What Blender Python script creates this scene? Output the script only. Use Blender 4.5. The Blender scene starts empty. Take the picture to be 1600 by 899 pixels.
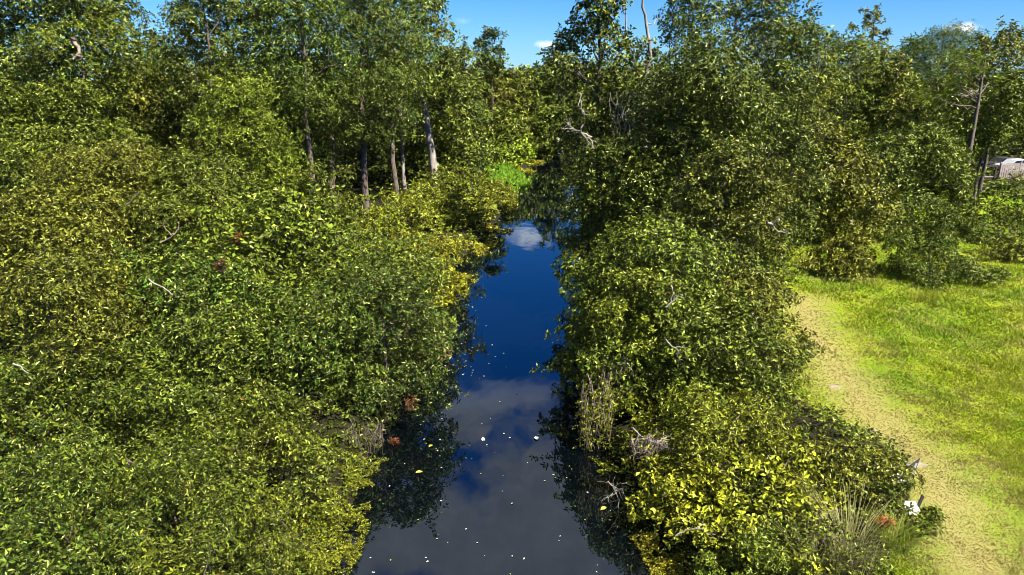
import bpy, math
import numpy as np
from mathutils import Vector, Matrix

# ------------------------------------------------------------------ camera
H = 12.0
F = 1081.0            # focal length in pixels of the 1600 px wide photograph
PITCH = math.radians(17.0)
sc = bpy.context.scene
cam_d = bpy.data.cameras.new('camera')
cam = bpy.data.objects.new('camera', cam_d)
sc.collection.objects.link(cam)
cam_d.sensor_width = 36.0
cam_d.lens = 36.0 * F / 1600.0
cam_d.clip_start = 0.1
cam_d.clip_end = 5000
cam.location = (0, 0, H)
cam.rotation_euler = (math.pi / 2 - PITCH, 0, 0)
sc.camera = cam

# ------------------------------------------------------------------ sky, sun, exposure
SUN_EL, SUN_ROT = math.radians(50), math.radians(128)      # high sun, to the right and behind the camera
sc.view_settings.view_transform = 'Standard'
sc.view_settings.look = 'None'
sc.view_settings.gamma = 1.0
sc.view_settings.use_curve_mapping = False
sc.view_settings.exposure = 1.4
w = bpy.data.worlds.new('World')
sc.world = w
w.use_nodes = True
nt = w.node_tree
nt.nodes.clear()


class NB:
    """small node-building helper"""
    def __init__(s, nt): s.nt = nt
    def n(s, t, **k):
        x = s.nt.nodes.new(t)
        for a, b in k.items():
            if a == 'inp':
                for kk, v in b.items():
                    if isinstance(v, bpy.types.NodeSocket): s.nt.links.new(v, x.inputs[kk])
                    else: x.inputs[kk].default_value = v
            else: setattr(x, a, b)
        return x
    def m(s, op, a, b=None, c=None, clamp=False):
        x = s.n('ShaderNodeMath', operation=op, use_clamp=clamp)
        for i, v in enumerate((a, b, c)):
            if v is None: continue
            if isinstance(v, bpy.types.NodeSocket): s.nt.links.new(v, x.inputs[i])
            else: x.inputs[i].default_value = v
        return x.outputs[0]
    def vm(s, op, a, b=None):
        x = s.n('ShaderNodeVectorMath', operation=op)
        for i, v in enumerate((a, b)):
            if v is None: continue
            if isinstance(v, bpy.types.NodeSocket): s.nt.links.new(v, x.inputs[i])
            else: x.inputs[i].default_value = v
        return x
    def ss(s, v, lo, hi):
        x = s.n('ShaderNodeMapRange', interpolation_type='SMOOTHSTEP', clamp=True, inp={0: v, 1: lo, 2: hi, 3: 0.0, 4: 1.0})
        return x.outputs[0]
    def mix(s, f, a, b, blend='MIX'):
        x = s.n('ShaderNodeMix', data_type='RGBA', blend_type=blend)
        for i, v in ((0, f), (6, a), (7, b)):
            if isinstance(v, bpy.types.NodeSocket): s.nt.links.new(v, x.inputs[i])
            else: x.inputs[i].default_value = v if i == 0 else (tuple(v) + (1,) if len(v) == 3 else v)
        return x.outputs[2]
    def noise(s, vec, scale, detail=3, rough=0.5):
        return s.n('ShaderNodeTexNoise', inp={'Vector': vec, 'Scale': scale, 'Detail': detail, 'Roughness': rough}).outputs[0]


b = NB(nt)
sky = b.n('ShaderNodeTexSky', sky_type='NISHITA', sun_disc=False, sun_elevation=SUN_EL, sun_rotation=SUN_ROT,
          altitude=0, air_density=1.0, dust_density=0.0, ozone_density=4.5)
hs0 = b.n('ShaderNodeHueSaturation', inp={'Saturation': 1.15, 'Value': 1.0, 'Color': sky.outputs[0]})
tc = b.n('ShaderNodeTexCoord')
nrm = b.vm('NORMALIZE', tc.outputs['Generated'])
sep = b.n('ShaderNodeSeparateXYZ', inp={0: nrm.outputs[0]})
X, Y, Z = sep.outputs
# cloud layer seen in true perspective: directions projected on a plane overhead
zz = b.m('MAXIMUM', b.m('ADD', Z, 0.06), 0.02)
px = b.m('DIVIDE', X, zz); py = b.m('DIVIDE', Y, zz)
pl = b.n('ShaderNodeCombineXYZ', inp={0: px, 1: py, 2: 0.0}).outputs[0]
n_big = b.noise(pl, 2.1, 6, 0.55)
n_ragged = b.noise(nrm.outputs[0], 26.0, 6, 0.62)
az = b.m('ARCTAN2', X, Y)
el = b.m('ARCSINE', Z)
# deep clean blue right down to the treetops, as a clear Florida noon sky shows it
hs = b.n('ShaderNodeMix', data_type='RGBA', blend_type='MULTIPLY', inp={0: 1.0, 6: hs0.outputs[0], 7: b.mix(b.ss(el, 0.0, 0.38), (0.42, 0.74, 1.18), (0.12, 0.60, 1.04))})


def puff(az0, el0, ra, re, soft=1.6):
    """one cumulus puff at an azimuth and elevation in degrees, its edge torn by noise"""
    dx = b.m('DIVIDE', b.m('SUBTRACT', az, math.radians(az0)), math.radians(ra))
    dy = b.m('DIVIDE', b.m('SUBTRACT', el, math.radians(el0)), math.radians(re))
    d2 = b.m('ADD', b.m('MULTIPLY', dx, dx), b.m('MULTIPLY', dy, dy))
    v = b.m('ADD', b.m('SUBTRACT', 1.0, d2), b.m('MULTIPLY', b.m('SUBTRACT', n_ragged, 0.5), 3.2))
    return b.ss(v, 0.0, soft)


layer = b.ss(b.m('ADD', n_big, b.m('MULTIPLY', b.ss(el, math.radians(28), math.radians(36)), 0.12)), 0.45, 0.58)
high = b.ss(el, math.radians(23.5), math.radians(28))
mask = b.m('MULTIPLY', b.m('MULTIPLY', layer, high), 0.8)
for p in ((2.6, 2.35, 1.1, 0.42), (-3.7, 4.1, 0.9, 0.35, 3.5), (31.0, 3.0, 1.8, 0.45), (29.5, 5.6, 2.0, 0.4, 3.5),
          (0.9, 12.9, 2.3, 1.1), (3.2, 10.0, 3.2, 1.5), (8, 8.5, 4.2, 1.6), (-40, 9, 6, 1.8), (62, 8, 7, 2), (140, 9, 9, 2.5), (-120, 11, 8, 2.5), (180, 8, 7, 2)):
    mask = b.m('MAXIMUM', mask, b.m('MULTIPLY', puff(*p), 0.92))
lum = b.m('SUBTRACT', b.m('ADD', 8.6, b.m('MULTIPLY', n_ragged, 3.0)), b.m('MULTIPLY', high, 6.6))
white = b.n('ShaderNodeCombineColor', inp={0: lum, 1: b.m('MULTIPLY', lum, 1.0), 2: b.m('MULTIPLY', lum, 1.0)}).outputs[0]
col = b.mix(mask, hs.outputs[2], white)
bg = b.n('ShaderNodeBackground', inp={'Color': col, 'Strength': 0.052})
wo = b.n('ShaderNodeOutputWorld')
nt.links.new(bg.outputs[0], wo.inputs[0])

sd = bpy.data.lights.new('sun', 'SUN')
sd.energy = 5.0
sd.angle = math.radians(0.5)
sd.color = (1.0, 0.95, 0.86)
sun = bpy.data.objects.new('sun', sd)
sc.collection.objects.link(sun)
sdir = Vector((math.sin(SUN_ROT) * math.cos(SUN_EL), math.cos(SUN_ROT) * math.cos(SUN_EL), math.sin(SUN_EL)))
sun.rotation_euler = (-sdir).to_track_quat('-Z', 'Y').to_euler()
sun.location = sdir * 60
sc.cycles.max_bounces = 6
sc.cycles.diffuse_bounces = 0
sc.cycles.glossy_bounces = 3
sc.cycles.transmission_bounces = 3
sc.cycles.sample_clamp_indirect = 6
sc.cycles.filter_width = 0.9         # the photograph is crisply sharpened

# ------------------------------------------------------------------ where a pixel of the photograph points
CP, SP = math.cos(PITCH), math.sin(PITCH)


def ray(u, v):
    a, c = (u - 800) / F, (449.5 - v) / F
    return np.array([a, CP + c * SP, -SP + c * CP])


def at_y(u, v, y):
    d = ray(u, v)
    t = y / d[1]
    return np.array([d[0] * t, y, H + d[2] * t])


def at_z(u, v, z=0.0):
    d = ray(u, v)
    t = (z - H) / d[2]
    return np.array([d[0] * t, d[1] * t, z])


def depth(y, z=3.0):
    return y * CP + (H - z) * SP


# ------------------------------------------------------------------ scene helpers
C = sc.collection


def tag(o, label=None, cat=None, group=None, kind=None):
    if label: o['label'] = label
    if cat: o['category'] = cat
    if group: o['group'] = group
    if kind: o['kind'] = kind
    return o


def empty(name, loc, label, cat, group=None, rz=0.0):
    o = bpy.data.objects.new(name, None)
    o.empty_display_size = 0.3
    o.location = loc
    o.rotation_euler.z = rz
    C.objects.link(o)
    return tag(o, label, cat, group)


def link(name, me, parent=None, mat=None, loc=None, rot=None, kind=None):
    o = bpy.data.objects.new(name, me)
    C.objects.link(o)
    if mat and not me.materials: me.materials.append(mat)
    if parent: o.parent = parent
    if loc is not None: o.location = loc
    if rot is not None: o.rotation_euler = rot
    if kind: o['kind'] = kind
    return o


def mesh_from(name, V, T, smooth=False, attrs=None):
    """triangle or quad mesh from numpy arrays; attrs: name -> (N,4) point colours"""
    me = bpy.data.meshes.new(name)
    V = np.ascontiguousarray(V, dtype=np.float32)
    T = np.ascontiguousarray(T, dtype=np.int32)
    k = T.shape[1]
    me.vertices.add(len(V)); me.vertices.foreach_set('co', V.ravel())
    me.loops.add(T.size); me.loops.foreach_set('vertex_index', T.ravel())
    me.polygons.add(len(T))
    me.polygons.foreach_set('loop_start', np.arange(0, T.size, k, dtype=np.int32))
    me.polygons.foreach_set('loop_total', np.full(len(T), k, dtype=np.int32))
    me.polygons.foreach_set('use_smooth', np.full(len(T), smooth, dtype=bool))
    for an, arr in (attrs or {}).items():
        at = me.attributes.new(an, 'FLOAT_COLOR', 'POINT')
        at.data.foreach_set('color', np.ascontiguousarray(arr, dtype=np.float32).ravel())
    me.update()
    return me


def unit(a):
    return a / np.maximum(np.linalg.norm(a, axis=-1, keepdims=True), 1e-9)


def rand_dir(R, n):
    return unit(R.normal(size=(n, 3)))


# smooth value noise on numpy arrays, for terrain and ragged outlines
def vnoise(x, y, s=1.0, seed=0):
    x = np.asarray(x, float) * s; y = np.asarray(y, float) * s
    xi = np.floor(x).astype(np.int64); yi = np.floor(y).astype(np.int64)
    fx = x - xi; fy = y - yi
    fx = fx * fx * (3 - 2 * fx); fy = fy * fy * (3 - 2 * fy)

    def h(i, j):
        n = (i * 374761393 + j * 668265263 + seed * 1442695041) & 0x7fffffff
        n = ((n ^ (n >> 13)) * 1274126177) & 0x7fffffff
        return ((n ^ (n >> 16)) & 0xffff) / 65535.0
    return (h(xi, yi) * (1 - fx) + h(xi + 1, yi) * fx) * (1 - fy) + (h(xi, yi + 1) * (1 - fx) + h(xi + 1, yi + 1) * fx) * fy


# ------------------------------------------------------------------ materials
def new_mat(name):
    m = bpy.data.materials.new(name)
    m.use_nodes = True
    m.node_tree.nodes.clear()
    return m, NB(m.node_tree)


def finish(m, k, shader):
    o = k.n('ShaderNodeOutputMaterial')
    m.node_tree.links.new(shader, o.inputs[0])
    return m


def leaf_material():
    """leaf colour: the plant's own tint, each leaf a little lighter, darker, yellower or browner than the next"""
    m, k = new_mat('leaf')
    at = k.n('ShaderNodeAttribute', attribute_name='leaf')
    s = k.n('ShaderNodeSeparateColor', inp={0: at.outputs['Color']})
    oi = k.n('ShaderNodeObjectInfo')
    base = oi.outputs['Color']
    yel0 = k.mix(k.m('MULTIPLY', s.outputs[1], 0.62), base, (0.24, 0.245, 0.012))
    yel = k.n('ShaderNodeHueSaturation', inp={'Value': k.m('ADD', 0.10, k.m('MULTIPLY', s.outputs[0], 2.3)), 'Color': yel0}).outputs[0]
    brown = k.mix(k.ss(s.outputs[2], 0.99, 1.01), yel, (0.22, 0.075, 0.018))
    p = k.n('ShaderNodeBsdfPrincipled', inp={'Base Color': brown, 'Roughness': 0.44, 'Specular IOR Level': 0.75, 'Specular Tint': (0.96, 1.0, 0.36, 1)})
    tcol = k.mix(0.25, brown, (0.16, 0.24, 0.01))
    t = k.n('ShaderNodeBsdfTranslucent', inp={'Color': tcol})
    mx = k.n('ShaderNodeMixShader', inp={0: 0.09, 1: p.outputs[0], 2: t.outputs[0]})
    return finish(m, k, mx.outputs[0])


def plain_mat(name, c, rough=0.7, c2=None, scale=4.0, bump=0.0, stretch=None, metallic=0.0):
    m, k = new_mat(name)
    co = k.n('ShaderNodeTexCoord').outputs['Object']
    if stretch:
        co = k.vm('MULTIPLY', co, stretch).outputs[0]
    nz = k.noise(co, scale, 5, 0.6)
    col = k.mix(k.ss(nz, 0.35, 0.65), c, c2 or tuple(x * 0.75 for x in c))
    p = k.n('ShaderNodeBsdfPrincipled', inp={'Base Color': col, 'Roughness': rough, 'Metallic': metallic})
    if bump:
        bp = k.n('ShaderNodeBump', inp={'Strength': bump, 'Distance': 0.05, 'Height': nz})
        m.node_tree.links.new(bp.outputs[0], p.inputs['Normal'])
    return finish(m, k, p.outputs[0])


LEAF = leaf_material()
BARK = plain_mat('grey_bark', (0.17, 0.13, 0.10), 0.9, (0.075, 0.055, 0.04), 3.0, 0.8, (3, 3, 0.7))
PALE_BARK = plain_mat('pale_bark', (0.37, 0.33, 0.29), 0.85, (0.17, 0.14, 0.115), 2.0, 0.6, (2, 2, 0.6))
TWIG = plain_mat('dry_twig', (0.30, 0.235, 0.18), 0.9, (0.13, 0.09, 0.065), 3.0)
WHITE = plain_mat('white_plastic', (0.72, 0.74, 0.76), 0.5, (0.5, 0.52, 0.54), 5.0)
BLACK = plain_mat('black_plastic', (0.012, 0.012, 0.013), 0.8, (0.02, 0.02, 0.02), 6.0)
SAND = plain_mat('pale_sand', (0.30, 0.255, 0.18), 0.95, (0.20, 0.17, 0.10), 6.0)
TIMBER = plain_mat('weathered_timber', (0.44, 0.36, 0.31), 0.85, (0.28, 0.22, 0.18), 3.0, 0.3, (1, 1, 0.3))
DARKWOOD = plain_mat('dark_timber', (0.05, 0.035, 0.028), 0.8)
WALLM = plain_mat('pale_render', (0.62, 0.60, 0.60), 0.9, (0.52, 0.50, 0.50), 1.5)
ROOFM = plain_mat('grey_roofing', (0.16, 0.15, 0.15), 0.9, (0.10, 0.095, 0.09), 4.0)
GLASS = plain_mat('dark_window', (0.02, 0.03, 0.045), 0.08)
TYRE = plain_mat('tyre_rubber', (0.02, 0.02, 0.02), 0.9)
CARP = plain_mat('silver_car_paint', (0.60, 0.62, 0.66), 0.25, (0.58, 0.60, 0.64), 1.0)


def ground_material():
    m, k = new_mat('ground')
    pos = k.n('ShaderNodeNewGeometry').outputs['Position']
    at = k.n('ShaderNodeAttribute', attribute_name='cover')
    s = k.n('ShaderNodeSeparateColor', inp={0: at.outputs['Color']})
    grass, worn, wet = s.outputs
    n1 = k.noise(pos, 0.22, 4, 0.55); n2 = k.noise(pos, 1.4, 5, 0.65); n3 = k.noise(pos, 14.0, 4, 0.7)
    g = k.mix(k.ss(n1, 0.38, 0.62), (0.13, 0.22, 0.005), (0.195, 0.255, 0.007))
    g = k.mix(k.m('MULTIPLY', k.ss(n2, 0.50, 0.72), 0.55), g, (0.24, 0.20, 0.022))
    g = k.mix(k.m('MULTIPLY', k.ss(n3, 0.5, 0.68), 0.2), g, (0.065, 0.105, 0.008))
    straw = k.mix(k.ss(n3, 0.30, 0.70), (0.31, 0.25, 0.10), (0.25, 0.21, 0.07))
    straw = k.mix(k.m('MULTIPLY', k.ss(n2, 0.52, 0.66), 0.6), straw, (0.19, 0.21, 0.035))
    straw = k.mix(k.m('MULTIPLY', k.ss(n2, 0.30, 0.20), 0.7), straw, (0.40, 0.32, 0.21))
    wf = k.ss(k.m('ADD', worn, k.m('MULTIPLY', k.m('SUBTRACT', n2, 0.5), 1.6)), 0.1, 1.2)
    g = k.mix(wf, g, straw)
    soil = k.mix(n3, (0.012, 0.011, 0.006), (0.030, 0.030, 0.011))
    gf = k.ss(k.m('ADD', grass, k.m('MULTIPLY', k.m('SUBTRACT', n2, 0.5), 0.5)), 0.35, 0.6)
    c = k.mix(gf, soil, g)
    c = k.mix(wet, c, (0.018, 0.014, 0.009))
    p = k.n('ShaderNodeBsdfPrincipled', inp={'Base Color': c, 'Roughness': 0.95, 'Specular IOR Level': 0.1})
    bp = k.n('ShaderNodeBump', inp={'Strength': 0.35, 'Distance': 0.06, 'Height': n3})
    m.node_tree.links.new(bp.outputs[0], p.inputs['Normal'])
    return finish(m, k, p.outputs[0])


def water_material():
    m, k = new_mat('canal_water')
    pos = k.n('ShaderNodeNewGeometry').outputs['Position']
    st = k.vm('MULTIPLY', pos, (1.0, 0.45, 1.0)).outputs[0]
    n1 = k.noise(st, 0.9, 2, 0.5); n2 = k.noise(st, 9.0, 3, 0.6)
    calm = k.ss(k.noise(pos, 0.12, 2, 0.5), 0.45, 0.62)
    h = k.m('ADD', k.m('MULTIPLY', n1, 0.55), k.m('MULTIPLY', k.m('MULTIPLY', n2, calm), 0.05))
    bp = k.n('ShaderNodeBump', inp={'Strength': 0.35, 'Distance': 0.035, 'Height': h})
    body = k.n('ShaderNodeBsdfPrincipled', inp={'Base Color': (0.0008, 0.0016, 0.0028, 1), 'Roughness': 0.5, 'Specular IOR Level': 0.0})
    gl = k.n('ShaderNodeBsdfGlossy', inp={'Color': (0.80, 0.90, 1.0, 1), 'Roughness': 0.015, 'Normal': bp.outputs[0]})
    fr = k.n('ShaderNodeFresnel', inp={'IOR': 2.2, 'Normal': bp.outputs[0]})
    mx = k.n('ShaderNodeMixShader', inp={0: fr.outputs[0], 1: body.outputs[0], 2: gl.outputs[0]})
    return finish(m, k, mx.outputs[0])


def grass_material(name, c1, c2, c3):
    m, k = new_mat(name)
    pos = k.n('ShaderNodeNewGeometry').outputs['Position']
    at = k.n('ShaderNodeAttribute', attribute_name='leaf')
    s = k.n('ShaderNodeSeparateColor', inp={0: at.outputs['Color']})
    n1 = k.noise(pos, 0.22, 4, 0.55)
    g = k.mix(k.ss(n1, 0.38, 0.62), c1, c2)
    g = k.mix(s.outputs[1], g, c3)
    hsv = k.n('ShaderNodeHueSaturation', inp={'Value': k.m('ADD', 0.7, k.m('MULTIPLY', s.outputs[0], 0.6)), 'Color': g})
    p = k.n('ShaderNodeBsdfPrincipled', inp={'Base Color': hsv.outputs[0], 'Roughness': 0.6, 'Specular IOR Level': 0.25})
    t = k.n('ShaderNodeBsdfTranslucent', inp={'Color': hsv.outputs[0]})
    mx = k.n('ShaderNodeMixShader', inp={0: 0.4, 1: p.outputs[0], 2: t.outputs[0]})
    return finish(m, k, mx.outputs[0])


GROUND, WATER = ground_material(), water_material()
GRASS = grass_material('lawn_grass', (0.17, 0.285, 0.006), (0.25, 0.32, 0.008), (0.38, 0.31, 0.09))
BRIGHT_GRASS = grass_material('marsh_grass', (0.16, 0.36, 0.02), (0.22, 0.40, 0.025), (0.34, 0.40, 0.04))
STRAW = grass_material('dry_reed', (0.34, 0.30, 0.13), (0.40, 0.34, 0.17), (0.22, 0.26, 0.05))

# ------------------------------------------------------------------ the canal and the land
# waterline of the left and right bank: (distance, x)
LB = np.array([(-40, -5.2), (0, -5.0), (14, -4.7), (21, -4.7), (26, -4.2), (34, -4.3), (42, -4.2), (47, -3.3), (55, -1.9), (66, -0.4), (75, 0.0), (93, 1.6), (108, 3.6), (125, 9), (160, 30)])
RB = np.array([(-40, 4.4), (0, 4.3), (14, 4.3), (18, 3.9), (22, 3.2), (34, 3.7), (42, 4.3), (55, 5.6), (75, 7.4), (93, 8.6), (108, 10.5), (125, 16), (160, 38)])


def lbank(y): return np.interp(y, LB[:, 0], LB[:, 1])
def rbank(y): return np.interp(y, RB[:, 0], RB[:, 1])


# edge of the mown lawn as seen in the photograph, bank side to field side
LAWN = np.array([at_z(*p)[:2] for p in ((1400, 1250), (1392, 980), (1385, 899), (1405, 850), (1420, 800), (1415, 750), (1340, 700), (1240, 655), (1195, 610), (1205, 540), (1215, 480), (1190, 430), (1180, 395), (1170, 375))])
PATH = np.array([at_z(*p)[:2] for p in ((1560, 980), (1480, 860), (1440, 760), (1370, 690), (1320, 630), (1285, 580), (1262, 530), (1250, 490))])


def lawn_edge(y):
    o = np.argsort(LAWN[:, 1])
    return np.interp(y, LAWN[o, 1], LAWN[o, 0])


def path_dist(x, y):
    d = np.full(np.shape(x), 1e9)
    for a, c in zip(PATH[:-1], PATH[1:]):
        ab = c - a
        t = np.clip(((x - a[0]) * ab[0] + (y - a[1]) * ab[1]) / (ab @ ab), 0, 1)
        d = np.minimum(d, np.hypot(x - a[0] - ab[0] * t, y - a[1] - ab[1] * t))
    return d


def land_z(x, y):
    l, r = lbank(y), rbank(y)
    out = np.maximum(l - x, x - r)                       # distance outside the waterline, negative in the canal
    n = vnoise(x, y, 0.35, 3) - 0.5
    z = np.where(out > 0, 0.75 * (1 - np.exp(-out / 0.9)) + 0.25 * n * np.clip(out, 0, 1), np.maximum(out * 0.9, -1.4))
    return z + 0.02


def build_ground():
    def axis(lo, hi, fine0, fine1, step):
        mid = np.arange(fine0, fine1 + 1e-6, step)
        k = np.geomspace(step * 1.5, 400, 26)
        left = fine0 - np.cumsum(k); right = fine1 + np.cumsum(k)
        return np.concatenate([left[::-1], mid, right])
    xs = axis(0, 0, -16, 34, 0.3)
    ys = axis(0, 0, 4, 70, 0.45)
    Xg, Yg = np.meshgrid(xs, ys)
    Zg = land_z(Xg, Yg)
    Zg[(Yg > 150) | (Yg < -30)] = 0.7
    nx, ny = len(xs), len(ys)
    V = np.stack([Xg, Yg, Zg], -1).reshape(-1, 3)
    i = np.arange(nx * ny).reshape(ny, nx)
    T = np.stack([i[:-1, :-1], i[:-1, 1:], i[1:, 1:], i[1:, :-1]], -1).reshape(-1, 4)
    x, y, z = V.T
    grass = np.clip((x - lawn_edge(y)) / 0.8 + 0.5, 0, 1) * (y < 72) * (x > 6)
    worn = np.clip(1.0 - path_dist(x, y) / 2.4, 0, 1)
    wet = np.clip(0.35 - z, 0, 0.3) / 0.3
    A = np.stack([grass, worn, wet, np.ones_like(x)], -1)
    o = link('ground', mesh_from('ground', V, T, True, {'cover': A}), mat=GROUND)
    tag(o, kind='structure')


def build_water():
    V = np.array([(-60, -60, 0), (90, -60, 0), (90, 170, 0), (-60, 170, 0)], float)
    o = link('water', mesh_from('water', V, np.array([[0, 1, 2, 3]])), mat=WATER)
    tag(o, kind='structure')


build_ground()
build_water()

# ------------------------------------------------------------------ leaves, crowns, wood
N_LEAVES = [0]
PENDING = []
SPRIGS = []            # every twig end in the scene, to hang dead wood on the outside of the foliage


def leaf_mesh(name, P, D, N, L, Wd, A):
    """P leaf bases, D long axes, N upper sides, L lengths, Wd widths, A per-leaf colour variation: pointed leaves folded along the midrib"""
    D = unit(D)
    S = unit(np.cross(D, N)); N2 = np.cross(S, D)
    L = L[:, None]; Wd = Wd[:, None]
    mid = P + D * L * 0.48
    v = np.empty((len(P), 4, 3))
    v[:, 0] = P
    v[:, 1] = mid + S * Wd * 0.5 + N2 * Wd * 0.16
    v[:, 2] = P + D * L - N2 * L * 0.10
    v[:, 3] = mid - S * Wd * 0.5 + N2 * Wd * 0.16
    i = np.arange(len(P))[:, None] * 4
    T = np.concatenate([i + np.array([[0, 1, 2]]), i + np.array([[0, 2, 3]])])
    N_LEAVES[0] += len(P)
    A4 = np.repeat(np.concatenate([A, np.ones((len(A), 1))], 1), 4, axis=0)
    return mesh_from(name, v.reshape(-1, 3), T, False, {'leaf': A4})


def sprigs(R, P, O, L, k=6, slim=0.42, yellow=0.2, ytone=None, droop=0.0):
    """k leaves in a whorl at each twig end P that points along O"""
    n = len(P)
    up = np.array([0, 0, 1.0])
    O = unit(O + up * 0.35 + rand_dir(R, n) * 0.35)
    a = unit(np.cross(O, rand_dir(R, n))); c = np.cross(O, a)
    ph = (np.arange(k) / k * 2 * math.pi)[None, :] + R.uniform(0, 6.28, (n, 1)) + R.normal(0, 0.25, (n, k))
    rad = a[:, None] * np.cos(ph)[..., None] + c[:, None] * np.sin(ph)[..., None]
    lift = R.uniform(0.05, 0.75, (n, k, 1))
    D = rad + O[:, None] * lift
    D[..., 2] -= droop
    N = O[:, None] - rad * lift * 0.6 + up * 0.1 + R.normal(0, 0.8, (n, k, 3))
    Pp = P[:, None] + rad * L * 0.08 + O[:, None] * (R.uniform(-0.5, 0.35, (n, k, 1)) * L)
    Ls = L * R.uniform(0.7, 1.25, (n, k))
    m = n * k
    tone = (R.beta(0.6, 1.6, (n, k)) + R.normal(0.02, 0.09, (n, 1))) * 0.95
    yy = (ytone if ytone is not None else np.zeros(n))[:, None] + R.normal(0, 0.16, (n, k)) + yellow
    yy = np.where(R.random((n, k)) < 0.05 + yellow * 0.25, yy + 0.5, yy)
    A = np.stack([np.clip(tone, 0, 1), np.clip(yy, 0, 1), R.random((n, k))], -1).reshape(m, 3)
    return Pp.reshape(m, 3), D.reshape(m, 3), N.reshape(m, 3), Ls.reshape(m), Ls.reshape(m) * slim, A


def clump_layout(R, kind, Rx, h0, h1, n=None):
    """leafy clumps (x, y, z, radius) that fill a crown from height h0 to h1 and radius Rx"""
    Hc = h1 - h0
    out = []
    if kind == 'dome':
        n = n or int(20 + 2.6 * Rx * Hc)
        n = min(n, 64)
        for _ in range(n):
            d = rand_dir(R, 1)[0]
            d[2] = abs(d[2]) ** 0.8 * (1 if R.random() < 0.72 else 0.1)
            q = R.uniform(0.45, 1.02)
            r = min(Rx * R.uniform(0.15, 0.36), 1.15)
            out.append((d[0] * Rx * q, d[1] * Rx * q, h0 + max(Hc * q * d[2], r * 0.3), r))
        out.append((0, 0, h1 - Rx * 0.33, Rx * 0.34))
    else:
        n = n or int(24 + 1.5 * Rx * Hc)
        n = min(n, 90)
        lean = R.normal(0, 0.25, 2)
        prof = {'tall': lambda t: (0.62 + 0.38 * math.sin(math.pi * min(1, t * 1.15))) * (1 - max(0, t - 0.72) * 2.1),
                'round': lambda t: math.sqrt(max(0.05, 1 - (2 * t - 0.95) ** 2)),
                'flame': lambda t: (0.98 - t * 0.50) * (1 - max(0, t - 0.85) * 2.0),
                'open': lambda t: 0.45 + 0.55 * math.sin(math.pi * t)}[kind]
        for i in range(n):
            t = (i + R.random()) / n
            a = R.uniform(0, 6.283)
            w_ = Rx * prof(t) * math.sqrt(R.uniform(0.10, 0.9)) * R.uniform(0.75, 1.25)
            r = min(Rx * R.uniform(0.22, 0.5), 2.1) * (0.85 if kind == 'open' else 1)
            out.append((math.cos(a) * w_ + lean[0] * t, math.sin(a) * w_ + lean[1] * t, h0 + r * 0.6 + (Hc - r * 1.4) * t, r))
    return np.array(out)


def crown_points(R, cl, L, cover=1.0, fuzz=0.3, view_dir=np.array([0, 0.8, -0.3])):
    ctr = cl[:, :3].mean(0)
    Ps, Os, Ys = [], [], []
    for (x, y, z, r) in cl:
        n = max(14, int(1.15 * cover * 9.4 * r * r / (1.95 * L) ** 2))
        c = np.array([x, y, z])
        # evenly spaced rosettes outside, loose ones inside
        i_ = np.arange(n) + 0.5
        zz_ = 1 - 2 * i_ / n; a_ = i_ * 2.399963 + R.uniform(0, 6.28)
        d = unit(np.stack([np.sqrt(1 - zz_ ** 2) * np.cos(a_), np.sqrt(1 - zz_ ** 2) * np.sin(a_), zz_], 1) + R.normal(0, 0.035, (n, 3)))
        d = d[R.permutation(n)]
        inner = R.random(n) < 0.42
        d[:, 2] = np.where((d[:, 2] < -0.25) & (R.random(n) < 0.6), -d[:, 2], d[:, 2])
        out = unit((c - ctr)[None] * np.array([1, 1, 0.5]) + 1e-6)
        away = d @ view_dir                      # > 0: the side of the clump turned away from where the picture is taken
        keep = ((d @ out[0] > -0.45) | (R.random(n) < 0.25)) & ((away < 0.35) | (R.random(n) < 0.35))
        d = d[keep]; inner = inner[keep]; n = len(d)
        # lumpy surface made of smaller tufts
        tuft = rand_dir(R, 13)
        bump_ = np.max(d @ tuft.T, axis=1)
        rr = r * (0.52 + 0.55 * np.clip(bump_, 0, 1) ** 7 + R.normal(0, 0.07, n) + np.where(R.random(n) < 0.10, R.uniform(0, fuzz, n), 0) - np.where(inner, R.uniform(0.12, 0.45, n), 0))
        P = c + d * rr[:, None] * np.array([1.08, 1.08, 0.82])
        Ps.append(P); Os.append(d)
        Ys.append(np.full(n, R.normal(0, 0.09)))
    P = np.concatenate(Ps); O = np.concatenate(Os); Yt = np.concatenate(Ys)
    inside = np.zeros(len(P), bool)
    for (x, y, z, r) in cl:
        q = (P - np.array([x, y, z])) / np.array([1.08, 1.08, 0.82])
        inside |= (q * q).sum(1) < (0.36 * r) ** 2
    inside |= P[:, 2] < 0.15
    P, O, Yt = P[~inside], O[~inside], Yt[~inside]
    # long shoots that reach out of the crown
    sp, so, sy = [], [], []
    for (x, y, z, r) in cl[R.random(len(cl)) < 0.6]:
        c = np.array([x, y, z])
        for _ in range(R.integers(1, 4)):
            d = unit(rand_dir(R, 1)[0] + np.array([0, 0, 0.7]) + unit(c - ctr) * 0.8)
            ln = r * R.uniform(1.15, 1.75); m = int(max(3, (ln - r * 0.8) / (L * 0.9))) + 2
            t = np.linspace(0.75 * r, ln, m)[:, None]
            q = c + d * t + np.array([0, 0, -0.10]) * (t / ln) ** 3 * r
            sp.append(q + R.normal(0, L * 0.35, q.shape)); so.append(np.tile(d, (m, 1)) + R.normal(0, .25, (m, 3))); sy.append(np.full(m, R.normal(0.05, 0.08)))
    if sp:
        P = np.concatenate([P] + sp); O = np.concatenate([O] + so); Yt = np.concatenate([Yt] + sy)
        g = P[:, 2] > 0.1
        P, O, Yt = P[g], unit(O[g]), Yt[g]
    return P, O, Yt


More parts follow.
